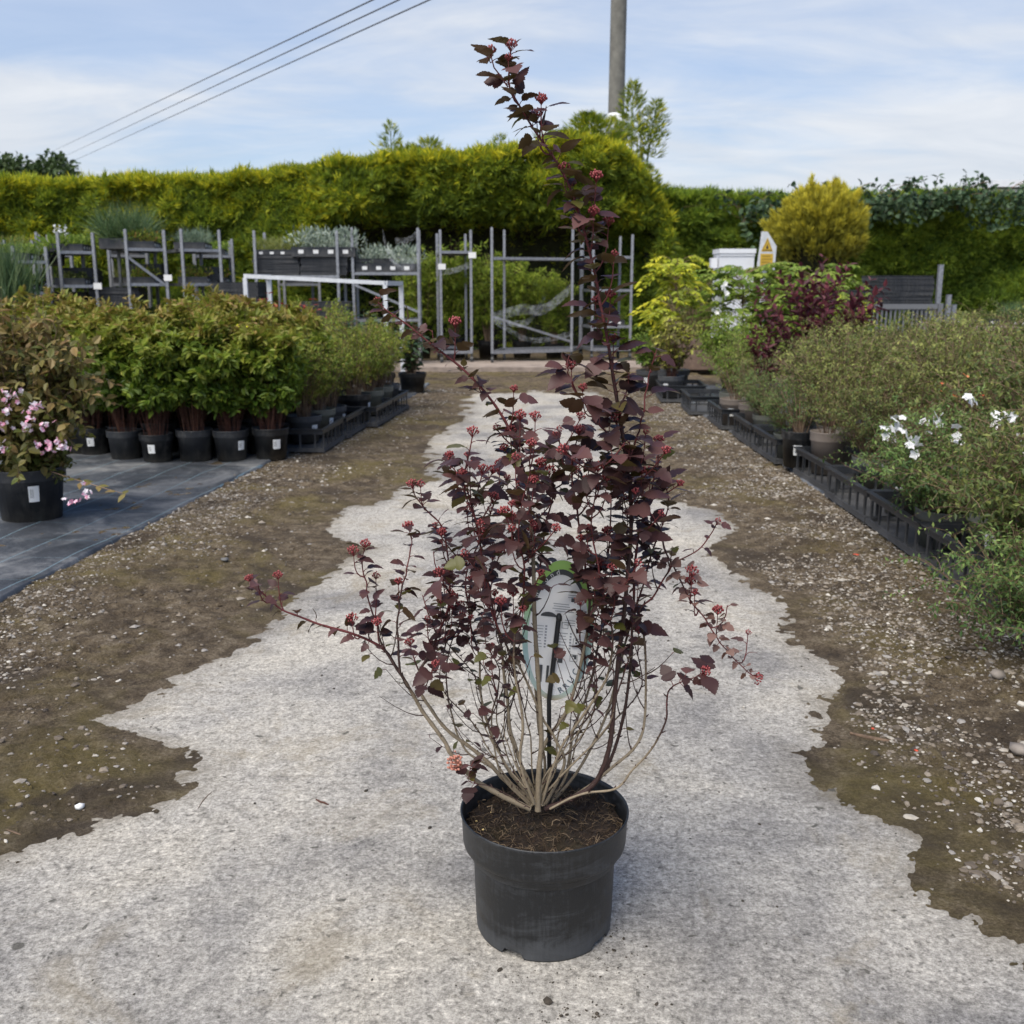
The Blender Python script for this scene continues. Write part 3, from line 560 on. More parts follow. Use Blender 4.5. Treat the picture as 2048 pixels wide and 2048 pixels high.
# compost with fibres, roots and pellets
b = MB(); nr, na = 26, 72; rr = np.linspace(0, .1385, nr); th = np.arange(na)*2*math.pi/na; X = rr[:, None]*np.cos(th); Y = rr[:, None]*np.sin(th)
def soil_z(X, Y): return SOIL_Z+.022*np.exp(-(X**2+Y**2)/.0022)+.007*fbm(p3(X*28, Y*28), 3, 4)+.004*fbm(p3(X*110, Y*110), 3, 14)-.006*(np.hypot(X, Y) > .134)
i = np.arange(nr-1)[:, None]*na; j = np.arange(na)[None]; k = (j+1) % na
b.add(p3(X, Y, soil_z(X, Y)).reshape(-1, 3), np.stack([i+j, i+k, i+na+k, i+na+j], -1).reshape(-1, 4)); b.build('soil', M['soil'], shrub_root, True)
R = np.random.default_rng(12); b = MB()
for q in range(900):
    r_ = .134*math.sqrt(R.uniform()); a = R.uniform(0, 6.283); x, y = r_*math.cos(a), r_*math.sin(a); z = float(soil_z(np.array(x), np.array(y))); l = R.uniform(.006, .03); d = R.uniform(0, 6.283); P = []
    for t in np.linspace(0, 1, 4):
        d += R.normal(0, .6); P.append((x, y, z+.002+R.uniform(0, .004)+.006*math.sin(t*3.14)*R.uniform(0, 1.3))); x += math.cos(d)*l/3; y += math.sin(d)*l/3
        if math.hypot(x, y) > .137: x *= .9; y *= .9
    b.tube(P, R.uniform(.0002, .0006) if q % 14 else .0011, 3, R.uniform(0, 1)**1.4, False)
b.build('root_fibres', M['fibre'], shrub_root, kind='stuff')
b = MB(); n = 260; a = R.uniform(0, 6.28, n); r_ = .134*np.sqrt(R.uniform(0, 1, n)); x, y = r_*np.cos(a), r_*np.sin(a); S = R.uniform(.0012, .0045, n); stones(b, p3(x, y, soil_z(x, y)+S*.3), S, 9)
b.build('compost_crumbs', M['soil'], shrub_root, kind='stuff')
for x, y in ((-.092, .035), (-.118, .012), (-.105, -.035)):
    b = MB(); stones(b, np.array([(0, 0, 0.)]), np.array([.0026]), 4, 1.0); b.build('fertiliser_pellet', M['pellet'], shrub_root, True, (x, y, float(soil_z(np.array(x), np.array(y)))+.002))

# leaf and bud cluster meshes
half = [(0, 0), (.02, .12), (.05, .25), (.12, .31), (.14, .38), (.22, .39), (.27, .46), (.335, .385), (.39, .37), (.42, .275), (.47, .30), (.50, .345), (.57, .315), (.61, .335), (.68, .255), (.73, .262), (.79, .175), (.85, .165), (.91, .075), (1, 0)]
half2 = [(0, 0), (.05, .14), (.12, .25), (.19, .29), (.22, .35), (.31, .34), (.36, .395), (.44, .345), (.50, .37), (.57, .29), (.63, .305), (.69, .22), (.76, .215), (.82, .13), (.88, .12), (.94, .05), (1, 0)]
def leaf_template(hf, seed, curl=.22, fold=.30):
    R = np.random.default_rng(seed); u = np.array([q[0] for q in hf]); m = len(hf)
    mid = np.stack([u, np.zeros(m), -curl*u**2+.04*np.sin(u*5)], -1); V = [mid]; F = []
    for sgn in (1, -1):
        v = sgn*np.array([q[1] for q in hf])*R.uniform(.92, 1.08); w = mid[:, 2]+fold*np.abs(v)-.22*np.abs(v)**2*3+.03*np.sin(u*7+seed)*np.abs(v)*2
        uu = u+np.abs(v)*.05; V.append(np.stack([uu, v, w], -1)); o = len(V)*m-m
        for i in range(m-1): F.append((i, i+1, o+i+1, o+i) if sgn > 0 else (o+i, o+i+1, i+1, i))
    return np.concatenate(V), F
NL = [leaf_template(half, 1), leaf_template(half, 2, .38, .45), leaf_template(half2, 3, .12, .22), leaf_template(half, 4, -.05, .5)]
LEAF_MESH = {}
for mk in ('nine_leaf', 'nine_pale', 'nine_green'):
    for i, (V, F) in enumerate(NL):
        b = MB(); b.add(V, F); LEAF_MESH[mk, i] = b.mesh('leaf', M[mk], True)
def cluster_mesh(seed, n, rad, mk, tight=1.0):
    R = np.random.default_rng(seed); b = MB()
    for q in range(n):
        c = 1-1.25*(q+.5)/n; a = q*2.4; s_ = math.sqrt(max(0, 1-c*c)); d = np.array((s_*math.cos(a), s_*math.sin(a), c))*R.uniform(.85, 1.08)
        p = np.array((0, 0, rad*.55))+d*rad*np.array((1, 1, .85))*R.uniform(.75, 1.1)+R.normal(0, rad*.08, 3); o_ = np.array((0, 0, -rad*.5+rad*.3*R.uniform(0, 1)))
        b.tube([o_, (o_+p)/2, p], .00035, 3, .15, False); s = rad*R.uniform(.17, .25)*tight
        V = IV*s*np.array((.85, .85, 1.15)); b.add(V+p, IF, .35+.45*max(0, c)+R.uniform(-.15, .15))
    return b.mesh('flower_cluster', M[mk], True)
CL = [cluster_mesh(1, 30, .0095, 'bud'), cluster_mesh(2, 22, .0080, 'bud', 1.1), cluster_mesh(3, 34, .0105, 'bud'), cluster_mesh(5, 16, .0075, 'bud', 1.0), cluster_mesh(6, 26, .0115, 'bud', .85)]
CLP = cluster_mesh(4, 40, .014, 'bud_pink', .8)

def catmull(P, n=6):
    P = np.asarray(P, float); Q = np.concatenate([[2*P[0]-P[1]], P, [2*P[-1]-P[-2]]]); out = []
    for i in range(1, len(Q)-2):
        t = np.linspace(0, 1, n, endpoint=False)[:, None]; a, b_, c, d = Q[i-1:i+3]
        out.append(.5*((2*b_)+(-a+c)*t+(2*a-5*b_+4*c-d)*t**2+(-a+3*b_-3*c+d)*t**3))
    return np.concatenate(out+[P[-1:]])
def stem3d(px, dy0, dy1):
    """pixel trace plus a depth that drifts from dy0 to dy1 about the pot's own distance -> local points"""
    k = len(px); return np.array([at(x, y, BASE[1]+dy0+(dy1-dy0)*i/(k-1))-BASE for i, (x, y) in enumerate(px)])
# (trace, depth start, depth end, radius start, end, bark tint start, end, leaves from, node spacing, leaf length, shoots)
STEMS = [
 ([(1090,1618),(1135,1600),(1185,1568),(1214,1500),(1228,1393),(1242,1256),(1252,1171),(1262,1034),(1254,917),(1236,800),(1222,717),(1207,627),(1196,565),(1180,500),(1154,407),(1115,324),(1060,247),(1016,174),(1021,128),(1024,98)], -.01, -.03, .0056, .0012, .62, .85, .40, .017, .038, 1.0),
 ([(1095,1616),(1185,1575),(1236,1480),(1258,1330),(1266,1200),(1275,1080),(1300,1000),(1312,930),(1316,885)], .02, .05, .0042, .0012, .60, .9, .50, .018, .046, .5),
 ([(1076,1622),(1076,1547),(1080,1461),(1074,1359),(1066,1240),(1062,1100),(1056,1000),(1040,920),(1018,860),(985,803),(932,743),(863,688),(820,652),(775,622),(757,605)], -.03, .06, .0058, .0011, .15, .95, .44, .020, .036, .6),
 ([(1060,1618),(1002,1590),(958,1565),(907,1511),(886,1482),(849,1431),(824,1384),(795,1340),(766,1297),(708,1268),(643,1250),(596,1232),(552,1214),(520,1185),(499,1160)], -.03, -.10, .0056, .0010, .06, .95, .66, .022, .028, .2),
 ([(788,1330),(766,1290),(752,1255),(744,1217),(730,1163),(723,1120),(727,1094)], -.08, -.06, .0024, .0009, .6, .9, .15, .014, .027, .3),
 ([(800,1345),(795,1272),(799,1217),(806,1163),(817,1127),(824,1083),(816,1058)], -.08, -.04, .0024, .0009, .6, .9, .10, .015, .030, .5),
 ([(1064,1612),(1005,1554),(976,1522),(940,1493),(893,1457),(864,1417),(842,1384),(836,1350),(852,1318),(872,1280),(893,1225),(898,1165),(896,1109),(885,1051),(856,1022),(834,990),(829,975)], .01, .03, .0046, .0010, .10, .9, .52, .016, .032, .5),
 ([(1070,1610),(1063,1580),(1034,1514),(1020,1460),(1009,1362),(998,1290),(987,1225),(972,1150),(955,1060),(935,985),(912,945),(899,926)], .03, .08, .0046, .0011, .08, .9, .52, .016, .040, .6),
 ([(1078,1600),(1078,1540),(1091,1485),(1139,1407),(1166,1297),(1177,1222),(1172,1150),(1160,1060),(1148,980),(1150,915),(1160,866)], .03, .00, .0046, .0011, .05, .85, .50, .017, .040, .5),
 ([(1100,1612),(1136,1547),(1146,1461),(1173,1393),(1194,1290),(1204,1222),(1214,1110),(1222,1020),(1220,955)], .05, .10, .0036, .0011, .08, .9, .50, .017, .038, .5),
 ([(1092,1608),(1125,1530),(1105,1478),(1081,1427),(1050,1352),(1020,1297),(996,1249),(970,1160),(952,1060),(935,1010),(925,955)], .00, -.05, .0034, .0010, .08, .9, .55, .017, .034, .5),
 ([(1110,1615),(1173,1577),(1225,1536),(1269,1492),(1286,1454),(1289,1393),(1284,1273),(1281,1222),(1310,1191),(1337,1147),(1351,1126),(1399,1099),(1423,1068),(1437,1046)], .02, .02, .0036, .0009, .05, .95, .90, .022, .028, 0),
 ([(1290,1010),(1318,1060),(1330,1102),(1354,1150),(1378,1201),(1406,1236),(1433,1273),(1460,1307),(1488,1338),(1508,1355)], .05, -.04, .0022, .0009, .7, .9, .30, .0095, .024, .6),
 ([(1100,1618),(1160,1588),(1228,1577),(1269,1540),(1310,1489),(1330,1437),(1341,1386),(1351,1369),(1378,1359),(1408,1345)], -.03, -.14, .0026, .0010, .05, .8, .86, .012, .042, 0),
 ([(1258,905),(1222,870),(1186,837),(1164,801),(1146,761),(1133,730)], -.03, -.06, .0022, .0010, .85, 1., .25, .022, .046, .3),
 ([(1256,925),(1272,880),(1287,826),(1294,783),(1298,746),(1313,705)], -.03, -.02, .0020, .0010, .85, 1., .2, .022, .045, .2),
 ([(1086,1606),(1090,1520),(1078,1440),(1068,1330),(1070,1220),(1085,1110),(1100,1010),(1110,930),(1107,915)], .05, .12, .0036, .0010, .2, .9, .48, .016, .040, .5),
 ([(1072,1612),(1020,1540),(985,1470),(965,1400),(955,1310),(940,1240),(935,1160),(960,1080),(990,1010),(1010,960)], .03, .14, .0034, .0010, .1, .9, .50, .016, .034, .5),
 ([(1098,1612),(1165,1530),(1215,1430),(1240,1330),(1262,1250),(1290,1160),(1310,1080),(1335,1010),(1322,956)], .04, .10, .0034, .0010, .1, .9, .60, .016, .042, .5),
 ([(1082,1612),(1115,1510),(1160,1440),(1210,1360),(1225,1260),(1200,1150),(1185,1060),(1190,990),(1195,940)], -.02, -.07, .0030, .0010, .1, .9, .52, .017, .038, .5),
 ([(1068,1608),(1040,1530),(1046,1450),(1030,1360),(1036,1250),(1050,1150),(1040,1050),(1060,950),(1062,892)], -.04, -.09, .0034, .0010, .1, .9, .48, .017, .038, .5),
 ([(1062,1614),(1010,1560),(990,1500),(985,1420),(1000,1340),(975,1290),(965,1230)], .00, -.06, .0024, .0008, .1, .6, .30, .022, .024, .1),
 ([(1072,1610),(1000,1545),(930,1500),(905,1440),(890,1360),(900,1290),(930,1230),(940,1180)], .02, .10, .0028, .0008, .1, .7, .62, .018, .03, .3),
] + [([(1078+rs.uniform(-20, 25), 1612), (1078+dx*.30+rs.uniform(-18, 18), 1545), (1078+dx*.62+rs.uniform(-22, 22), 1460), (1078+dx*.85+rs.uniform(-26, 26), 1370), (1078+dx+rs.uniform(-30, 30), 1270), (1078+dx*1.05+rs.uniform(-35, 35), 1180+rs.uniform(-30, 40))], rs.uniform(-.03, .04), rs.uniform(-.13, .15), rs.uniform(.0016, .0026), .0007, .08, .75, .68, .020, .026, .25) for rs in [random.Random(91)] for dx in (-210, -170, -135, -105, -80, -58, 86, 104, 125, 150, 185, 215)] + [
 ([(1060,1616),(990,1575),(940,1562),(945,1530)], -.05, -.07, .0010, .0006, .5, .9, .7, .01, .032, 0),
]
LEAVES = []      # (stem index, pos, dir, normal, length, width, material, variant)
CLUSTERS = []    # (stem index, pos, dir, scale)
stem_mb = []; stem_pts = []
R = np.random.default_rng(77); GA = 2.39996
def add_leaf(si, mb, p, T, az, ln, mk, lift=.35, bark=.95):
    ln = ln*(1.2 if si == 0 else 1.0); T = unit(T); ref = np.array((0, 0, 1.)) if abs(T[2]) < .93 else np.array((1., 0, 0)); A = unit(np.cross(T, ref)); B = np.cross(T, A)
    out = unit(math.cos(az)*A+math.sin(az)*B+T*.35+np.array((0, 0, lift))+R.normal(0, .15, 3)); pl = ln*R.uniform(.25, .45)
    q = p+out*pl; mb.tube([p, p+out*pl*.5+np.array((0, 0, .001)), q], [.0007, .0006, .0005], 4, bark, False)
    D = unit(out*np.array((1, 1, .55))+R.normal(0, .22, 3)+np.array((0, 0, -.18))); Nn = unit(np.array((0, 0, 1.))+T*.25+R.normal(0, .38, 3)); Nn = unit(Nn-D*(Nn @ D))
    LEAVES.append((si, q, D, Nn, ln, ln*R.uniform(.85, 1.1), mk, int(R.integers(0, 4))))
def add_shoot(si, mb, p, T, az, ln, leafl, mk, flower=True, nleaf=3, bark=.97):
    T = unit(T); ref = np.array((0, 0, 1.)) if abs(T[2]) < .93 else np.array((1., 0, 0)); A = unit(np.cross(T, ref)); B = np.cross(T, A)
    out = unit(math.cos(az)*A+math.sin(az)*B+T*.55); e = p+out*ln*.55+np.array((0, 0, ln*.8)); Q = bez(p, p+out*ln*.55, e, 5); mb.tube(Q, np.linspace(.0013, .0008, 5), 5, bark, False)
    for k in range(nleaf):
        t = .3+.65*k/max(1, nleaf-1); i = min(3, int(t*4)); add_leaf(si, mb, Q[i]+(Q[i+1]-Q[i])*(t*4-i), Q[-1]-Q[-2], az+k*GA, leafl*R.uniform(.75, 1.15), mk)
    if flower:
        e2 = Q[-1]+unit(Q[-1]-Q[-2]+np.array((0, 0, .006)))*.014; mb.tube([Q[-1], e2], .0007, 4, 1.0, False); CLUSTERS.append((si, e2, unit(Q[-1]-Q[-2]+np.array((0, 0, .01))), R.uniform(.8, 1.15)))
for si, (px, d0, d1, r0, r1, b0, b1, lf, sp_, ll, sh) in enumerate(STEMS):
    P = catmull(stem3d(px, d0, d1), 6); m = len(P); t = np.linspace(0, 1, m); rad = (r0+(r1-r0)*t**.8)*.86
    P = P+np.stack([fbm(p3(t*9, si*3.3, 0), 2, 1), fbm(p3(t*9, si*3.3, 5), 2, 2), 0*t], -1)*.0035*np.minimum(1, t*8)[:, None]
    seg = np.linalg.norm(np.diff(P, axis=0), axis=1); s = np.concatenate([[0], np.cumsum(seg)]); tot = s[-1]
    rad = rad*(1+.16*(np.abs(((s/.028+si*.3) % 1)-.5) < .12)); mb = MB(); mb.tube(P, rad, 8, b0+(b1-b0)*np.clip((t-.35)/.25, 0, 1))
    stem_mb.append(mb); stem_pts.append((P, t, s))
    pt = lambda d: np.array([np.interp(d, s, P[:, i]) for i in range(3)])
    tg = lambda d: unit(pt(min(tot, d+.006))-pt(max(0, d-.006)))
    mk = 'nine_pale' if si == 12 else 'nine_leaf'
    az = R.uniform(0, 6.28); d = .05*tot                                         # spurs and buds on the bare wood
    while d < lf*tot:
        az += GA; T = tg(d); A = unit(np.cross(T, np.array((.2, 1, .1)))); B = np.cross(T, A); o_ = unit(math.cos(az)*A+math.sin(az)*B+T*.5); q = pt(d)
        l = R.uniform(.003, .008); mb.tube([q, q+o_*l*.6+T*l*.2, q+o_*l+T*l*.5], [.0013, .0012, .0004], 4, .68, False)
        if R.uniform() < .26 and d > .22*tot and si not in (0, 1, 13, len(STEMS)-1):      # fine bare or sparsely leaved twig
            e = q+o_*R.uniform(.03, .08)+np.array((0, 0, R.uniform(.02, .07))); Q = bez(q, q+o_*.025, e, 5); mb.tube(Q, np.linspace(.0013, .0005, 5), 4, .6, False)
            for k in range(int(R.integers(0, 4))): add_leaf(si, mb, Q[4-k], e-q, az+k*GA, R.uniform(.014, .026), 'nine_green' if R.uniform() < .6 else mk)
        d += R.uniform(.010, .026)
    d = lf*tot; fl = 0
    while d < tot-.004:
        az += GA; q, T = pt(d), tg(d); taper = 1-.42*(d/tot)**3
        side = az if si not in (12,) else az
        u = R.uniform()
        if u < sh*.42 and d < tot-.03: add_shoot(si, mb, q, T, az, R.uniform(.022, .055), ll*.85, mk, R.uniform() < .8, int(R.integers(2, 5)))
        else: add_leaf(si, mb, q, T, az, ll*taper*R.uniform(.7, 1.2), mk, bark=.95)
        for _k in range(2 if si in (0, 2) else int(R.uniform() < .4)): add_leaf(si, mb, q, T, az+2.2+2*_k, ll*taper*R.uniform(.5, .9), mk if R.uniform() < .85 else 'nine_green')
        d += sp_*R.uniform(.6, 1.15)
    if si not in (14, 15) and si < 21:
        CLUSTERS.append((si, P[-1], unit(unit(P[-1]-P[-3])+np.array((0, 0, .5))), 1.0))
    for k in range(3): add_leaf(si, mb, P[-1]-.004*k*tg(tot-.004), tg(tot-.004), az+k*GA, ll*.8*R.uniform(.7, 1.1), mk)
# leafy twigs that end in the bud clusters of the dense middle
TARGETS = [(925,950),(965,945),(985,945),(871,1055),(1080,932),(1112,872),(1160,838),(1150,945),(1250,885),(1357,970),(1037,970),(1085,960),(1130,905),(1240,960),(1180,1000),(1270,985),(1010,1030),(960,1050),(1050,1065),(1110,1060),(1160,1080),(1230,1080),(1290,1060),(930,1110),(880,1150),(1000,1110),(1080,1150),(905,1200),(1320,1030),(1200,1130),(1010,900),(1330,905),(1100,1010),(1300,950),(1275,1130),(985,1000),(845,1190),(820,1290),(870,1330),(1215,900),(995,860),(945,870)]
for k, (x, y) in enumerate(TARGETS):
    dy = R.uniform(-.12, .13); tip = at(x, y, BASE[1]+dy)-BASE; best = None
    for si in range(len(STEMS)):
        if si in (12, 13, 14, 15, 3, 4, 5) or si > 20: continue
        P = stem_pts[si][0]; dz = tip[2]-P[:, 2]; dist = np.linalg.norm(P-tip, axis=1)+.6*np.abs(dz-.09); dist[dz < .03] = 9; i = int(np.argmin(dist))
        if best is None or dist[i] < best[0]: best = (dist[i], si, i)
    _, si, i = best; p = stem_pts[si][0][i]; c = p*.45+tip*.55; c[2] = p[2]+.35*(tip[2]-p[2]); Q = bez(p, c, tip, 9); mb = stem_mb[si]; mb.tube(Q, np.linspace(.0017, .0009, 9), 5, np.linspace(.7, .98, 9), False)
    L_ = np.linalg.norm(tip-p); nl = int(np.clip(L_/.014, 5, 10)); az = R.uniform(0, 6.28)
    for j in range(nl):
        t = .2+.8*j/nl; i0 = min(7, int(t*8)); add_leaf(si, mb, Q[i0]+(Q[i0+1]-Q[i0])*(t*8-i0), Q[i0+1]-Q[i0], az+j*GA, R.uniform(.021, .040), 'nine_leaf' if R.uniform() < .9 else 'nine_green')
    if R.uniform() < .8: CLUSTERS.append((si, tip, unit(unit(Q[-1]-Q[-2])+np.array((0, 0, .6))), R.uniform(.85, 1.2)))
# the pair of forked tips at the very top, and the low pink head over the rim
for (px, si) in (([(1016,174),(998,148),(988,135),(981,108)], 0),):
    P = stem3d(px, -.03, -.03); stem_mb[si].tube(P, [.0012, .0011, .001, .0009], 5, .95, False); CLUSTERS.append((si, P[-1], np.array((0, 0, 1.)), 1.0))
    for k in range(3): add_leaf(si, stem_mb[si], P[-1]-(0, 0, .012), np.array((0, 0, 1.)), k*2.3+.4, .032, 'nine_leaf')
stem_obj = [mb.build('stem', M['bark'], shrub_root, True) for mb in stem_mb]
def basis(p, x, n):
    x = Vector(x).normalized(); n = Vector(n); n = (n-x*n.dot(x)).normalized(); y = n.cross(x); return Matrix(((x[0], y[0], n[0], p[0]), (x[1], y[1], n[1], p[1]), (x[2], y[2], n[2], p[2]), (0, 0, 0, 1)))
order = sorted(range(len(LEAVES)), key=lambda i: -LEAVES[i][4]); rest = MB()
mats3 = ['nine_leaf', 'nine_pale', 'nine_green']
for rank, i in enumerate(order):
    si, q, D, Nn, ln, wd, mk, v = LEAVES[i]
    if rank < 300:
        o = bpy.data.objects.new('leaf', LEAF_MESH[mk, v]); col.objects.link(o); o.parent = stem_obj[si]; o.matrix_local = basis(q, D, Nn) @ Matrix.Diagonal((ln, wd, ln, 1))
    else: rest.leaves(np.array([q]), np.array([D]), np.array([Nn]), ln, wd, NL[v], .5, mats3.index(mk))
rest.build('small_leaves', [M[k] for k in mats3], shrub_root, True, kind='stuff')
for k, (si, p, d, sc) in enumerate(CLUSTERS):
    o = bpy.data.objects.new('flower_cluster', CL[k % 5]); col.objects.link(o); o.parent = stem_obj[si]
    z = Vector(d).normalized(); x = z.orthogonal().normalized(); y = z.cross(x); o.matrix_local = Matrix(((x[0], y[0], z[0], p[0]), (x[1], y[1], z[1], p[1]), (x[2], y[2], z[2], p[2]), (0, 0, 0, 1))) @ Matrix.Scale(sc*.84, 4)
p = at(918, 1528, BASE[1]-.07)-BASE
o = link('flower_cluster', CLP, stem_obj[-1]); o.location = p; o.rotation_euler = (.4, -.9, 0); o['label'] = 'faded pink open flower head above the pot rim'
print('ninebark leaves', len(LEAVES), 'clusters', len(CLUSTERS))

# ------------------------------------------------------------------ the oval care label on its black stake
lc = at(1116, 1262, BASE[1]+.035)
lab = thing('plant_label', 'white oval plant care label with green edge on black stake inside the shrub', 'plant label', (BASE[0]+.01, BASE[1]+.035, SOIL_Z+.005))
def ell_ring(a0, b0, a1, b1, y, n=56, dz=0):
    th = np.arange(n)*2*math.pi/n; V = [(a0*math.sin(q), y, b0*math.cos(q)) for q in th]+[(a1*math.sin(q), y, b1*math.cos(q)+dz) for q in th]
    return V, [(i, (i+1) % n, n+(i+1) % n, n+i) for i in range(n)]
LA, LB = .0605, .123
card = MB(); th = np.arange(56)*2*math.pi/56
Vf = [(LA*math.sin(q), 0, LB*math.cos(q)) for q in th]; Vb = [(x, .0012, z) for x, _, z in Vf]
card.add(Vf+[(0, 0, 0)], [(i, (i+1) % 56, 56) for i in range(56)], mi=0); card.add(Vb+[(0, .0012, 0)], [((i+1) % 56, i, 56) for i in range(56)]); card.add(Vf+Vb, [(i, 56+i, 56+(i+1) % 56, (i+1) % 56) for i in range(56)])
M['card'] = m_plain('label_card', (.86, .865, .86), .35, 0, 5, .02)
m, nt, b, o = mat('label_edge'); M['card_edge'] = m; sp = nt.nodes.new('ShaderNodeSeparateXYZ'); nt.links.new(coords(nt, 'Generated'), sp.inputs[0])
setc(nt, b, ramp(nt, [(0, (.42, .36, .24)), (.06, (.45, .55, .5)), (.3, (.42, .60, .62)), (.55, (.40, .62, .45)), (.8, (.38, .66, .14)), (1, (.40, .68, .17))], sp.outputs[2]).outputs[0]); b.inputs['Roughness'].default_value = .35
M['print'] = m_plain('grey_print', (.30, .31, .33), .6, 0, 9, .1); M['print_d'] = m_plain('dark_print', (.06, .065, .07), .6, 0, 9, .1); M['print_b'] = m_plain('blue_print', (.05, .09, .13), .6, 0, 9, .1)
holder = bpy.data.objects.new('card', card.mesh('card', M['card'])); col.objects.link(holder); holder.parent = lab
Vc = Vector(lc)-Vector(lab.location); holder.location = Vc; holder.rotation_euler = (-.06, .07, -.12)
b = MB(); b.add(*ell_ring(LA, LB, LA*.84, LB*.895, -.0006, dz=-.004)); b.build('coloured_edge', M['card_edge'], holder)
b = MB()                                                                       # black band across the head of the card
for i in range(22):
    q0, q1 = -1.25+i*2.1/22, -1.25+(i+1)*2.1/22; w0 = lambda q: (LA*.86*math.sin(q), -.0010, LB*.905*math.cos(q)-.004); w1 = lambda q: (LA*.80*math.sin(q), -.0010, LB*.83*math.cos(q)-.004)
    b.add([w0(q0), w0(q1), w1(q1), w1(q0)], [(0, 1, 2, 3)])
b.build('black_band', M['print_d'], holder)
def text_mesh(ch, size):
    cu = bpy.data.curves.new('t', 'FONT'); cu.body = ch; cu.size = size; cu.align_x = 'CENTER'; o = bpy.data.objects.new('t', cu); me = o.to_mesh()
    V = np.array([v.co[:] for v in me.vertices]); F = [tuple(p.vertices) for p in me.polygons]; o.to_mesh_clear(); bpy.data.objects.remove(o); return V, F
def arc_text(txt, q0, step, a, bb, size, name, m, flip=False):
    b = MB()
    for i, ch in enumerate(txt):
        q = q0+i*step; V, F = text_mesh(ch, size)
        if not len(V): continue
        tx = np.array((a*math.cos(q), 0, -bb*math.sin(q))); tx /= np.linalg.norm(tx)
        if flip: tx = -tx
        nz = np.array((-tx[2], 0, tx[0])); c = np.array((a*math.sin(q), -.0016, bb*math.cos(q)-.004)); W = c+V[:, 0, None]*tx+V[:, 1, None]*nz
        for n in {len(f) for f in F}: b.add(W, np.array([f for f in F if len(f) == n]))
    b.build(name, M[m], holder)
arc_text('ammond', -1.12, .195, LA*.80, LB*.835, .0125, 'lettering', 'white_bit')
arc_text('CURR', 2.22, .20, LA*.84, LB*.88, .015, 'lettering', 'print_b', True)
b = MB(); R2 = random.Random(4)
def pr(x, z, w, h): b.add([(x, -.0013, z), (x+w, -.0013, z), (x+w, -.0013, z+h), (x, -.0013, z+h)], [(0, 1, 2, 3)])
for i in range(4): pr(-.010+R2.uniform(-.003, .003), .047-i*.0042, .030+R2.uniform(-.004, .004), .0011)
for i in range(3): pr(.012, .068-i*.004, .018, .0010)
for i in range(7): pr(-.002+.0*i, -.003-i*.0052, .018+R2.uniform(-.003, .002), .0010); pr(.0205, -.0035-i*.0052, .0032, .0026)
for i in range(8): pr(-.040, .006-i*.0052, .014+R2.uniform(-.003, .002), .0010); pr(-.022, .0055-i*.0052, .0032, .0026)
for i in range(3): pr(.010, .020-i*.004, .018, .0010)
b.build('small_print', M['print'], holder)
b = MB()
pr(.018, .053, .0095, .0062); pr(.004, -.055, .008, .011); pr(.031, -.014, .003, .003); pr(.031, -.019, .003, .003); pr(.028, -.042, .007, .003); pr(.031, -.046, .004, .004); pr(-.014, -.092, .004, .030); pr(-.007, -.092, .003, .030); pr(-.026, -.092, .005, .030)
umb = [(-.018+.016*math.cos(q)*.85, -.0013, .024+.008*math.sin(q)) for q in np.linspace(0, math.pi, 9)]; b.add(umb, [tuple(range(9))])
for (x, z, s) in ((.027, -.0225, .012), (.024, -.0505, .012), (.006, .006, .010)):
    for (dx, dz, w, h) in ((0, 0, s, .0006), (0, s, s, .0006), (0, 0, .0006, s), (s, 0, .0006, s+.0006)): pr(x+dx, z+dz, w, h)
b.build('symbols', M['print_d'], holder)
b = MB(); a0 = np.array(at(1118, 1232, BASE[1]+.025))-np.array(lab.location); a1 = np.array((.0, -.012, -.03)); md = np.array(at(1098, 1400, BASE[1]+.025))-np.array(lab.location)
b.tube([a0, a0*.7+md*.3, md, a1], [.0042, .0045, .0040, .0040], 10); b.tube([a0+(0, 0, .004), a0, a0-(0, 0, .008)], [.003, .0052, .0052], 10); b.build('stake', M['black'], lab, True)

# ------------------------------------------------------------------ bedding in pots: the block beside the membrane
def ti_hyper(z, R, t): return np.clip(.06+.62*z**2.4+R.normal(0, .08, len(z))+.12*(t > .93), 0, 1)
HY = []
for v in range(5):
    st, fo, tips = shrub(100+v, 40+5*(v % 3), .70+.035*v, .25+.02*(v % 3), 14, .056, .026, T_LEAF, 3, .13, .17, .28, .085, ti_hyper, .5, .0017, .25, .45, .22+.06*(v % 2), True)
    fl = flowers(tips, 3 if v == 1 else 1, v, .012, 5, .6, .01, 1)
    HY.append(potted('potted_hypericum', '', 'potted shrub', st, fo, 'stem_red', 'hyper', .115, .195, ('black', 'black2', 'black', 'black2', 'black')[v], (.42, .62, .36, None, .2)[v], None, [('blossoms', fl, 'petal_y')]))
HYG = 'leafy shrubs packed in black pots on the membrane'
front = [(-2.44, 6.42, 3, .1), (-2.21, 6.33, 4, -.25), (-1.99, 6.39, 3, .9), (-1.77, 6.41, 1, .30), (-1.53, 6.46, 0, .15)]
for i, (x, y, v, rz) in enumerate(front):
    place(HY[v], (x, y, .022), rz, (.95, .90, 1.0, .97, 1.0)[i], ('fifth', 'fourth', 'third', 'second', 'first')[i]+' front-row black potted green shrub counted from the gravel corner of the membrane', HYG)
R = random.Random(21)
for r_ in range(5):
    for c in range(9):
        x = -1.62-.235*c+R.uniform(-.03, .03)+(.05 if r_ > 2 else 0); y = 6.68+.245*r_+R.uniform(-.02, .02)
        if r_ > 2 and c < 1: x += .02
        place(HY[R.randrange(5)], (x, y, .022), R.uniform(0, 6.28), R.uniform(.86, 1.04), 'upright green shrub with bronze tips, behind the front row of black pots', HYG)
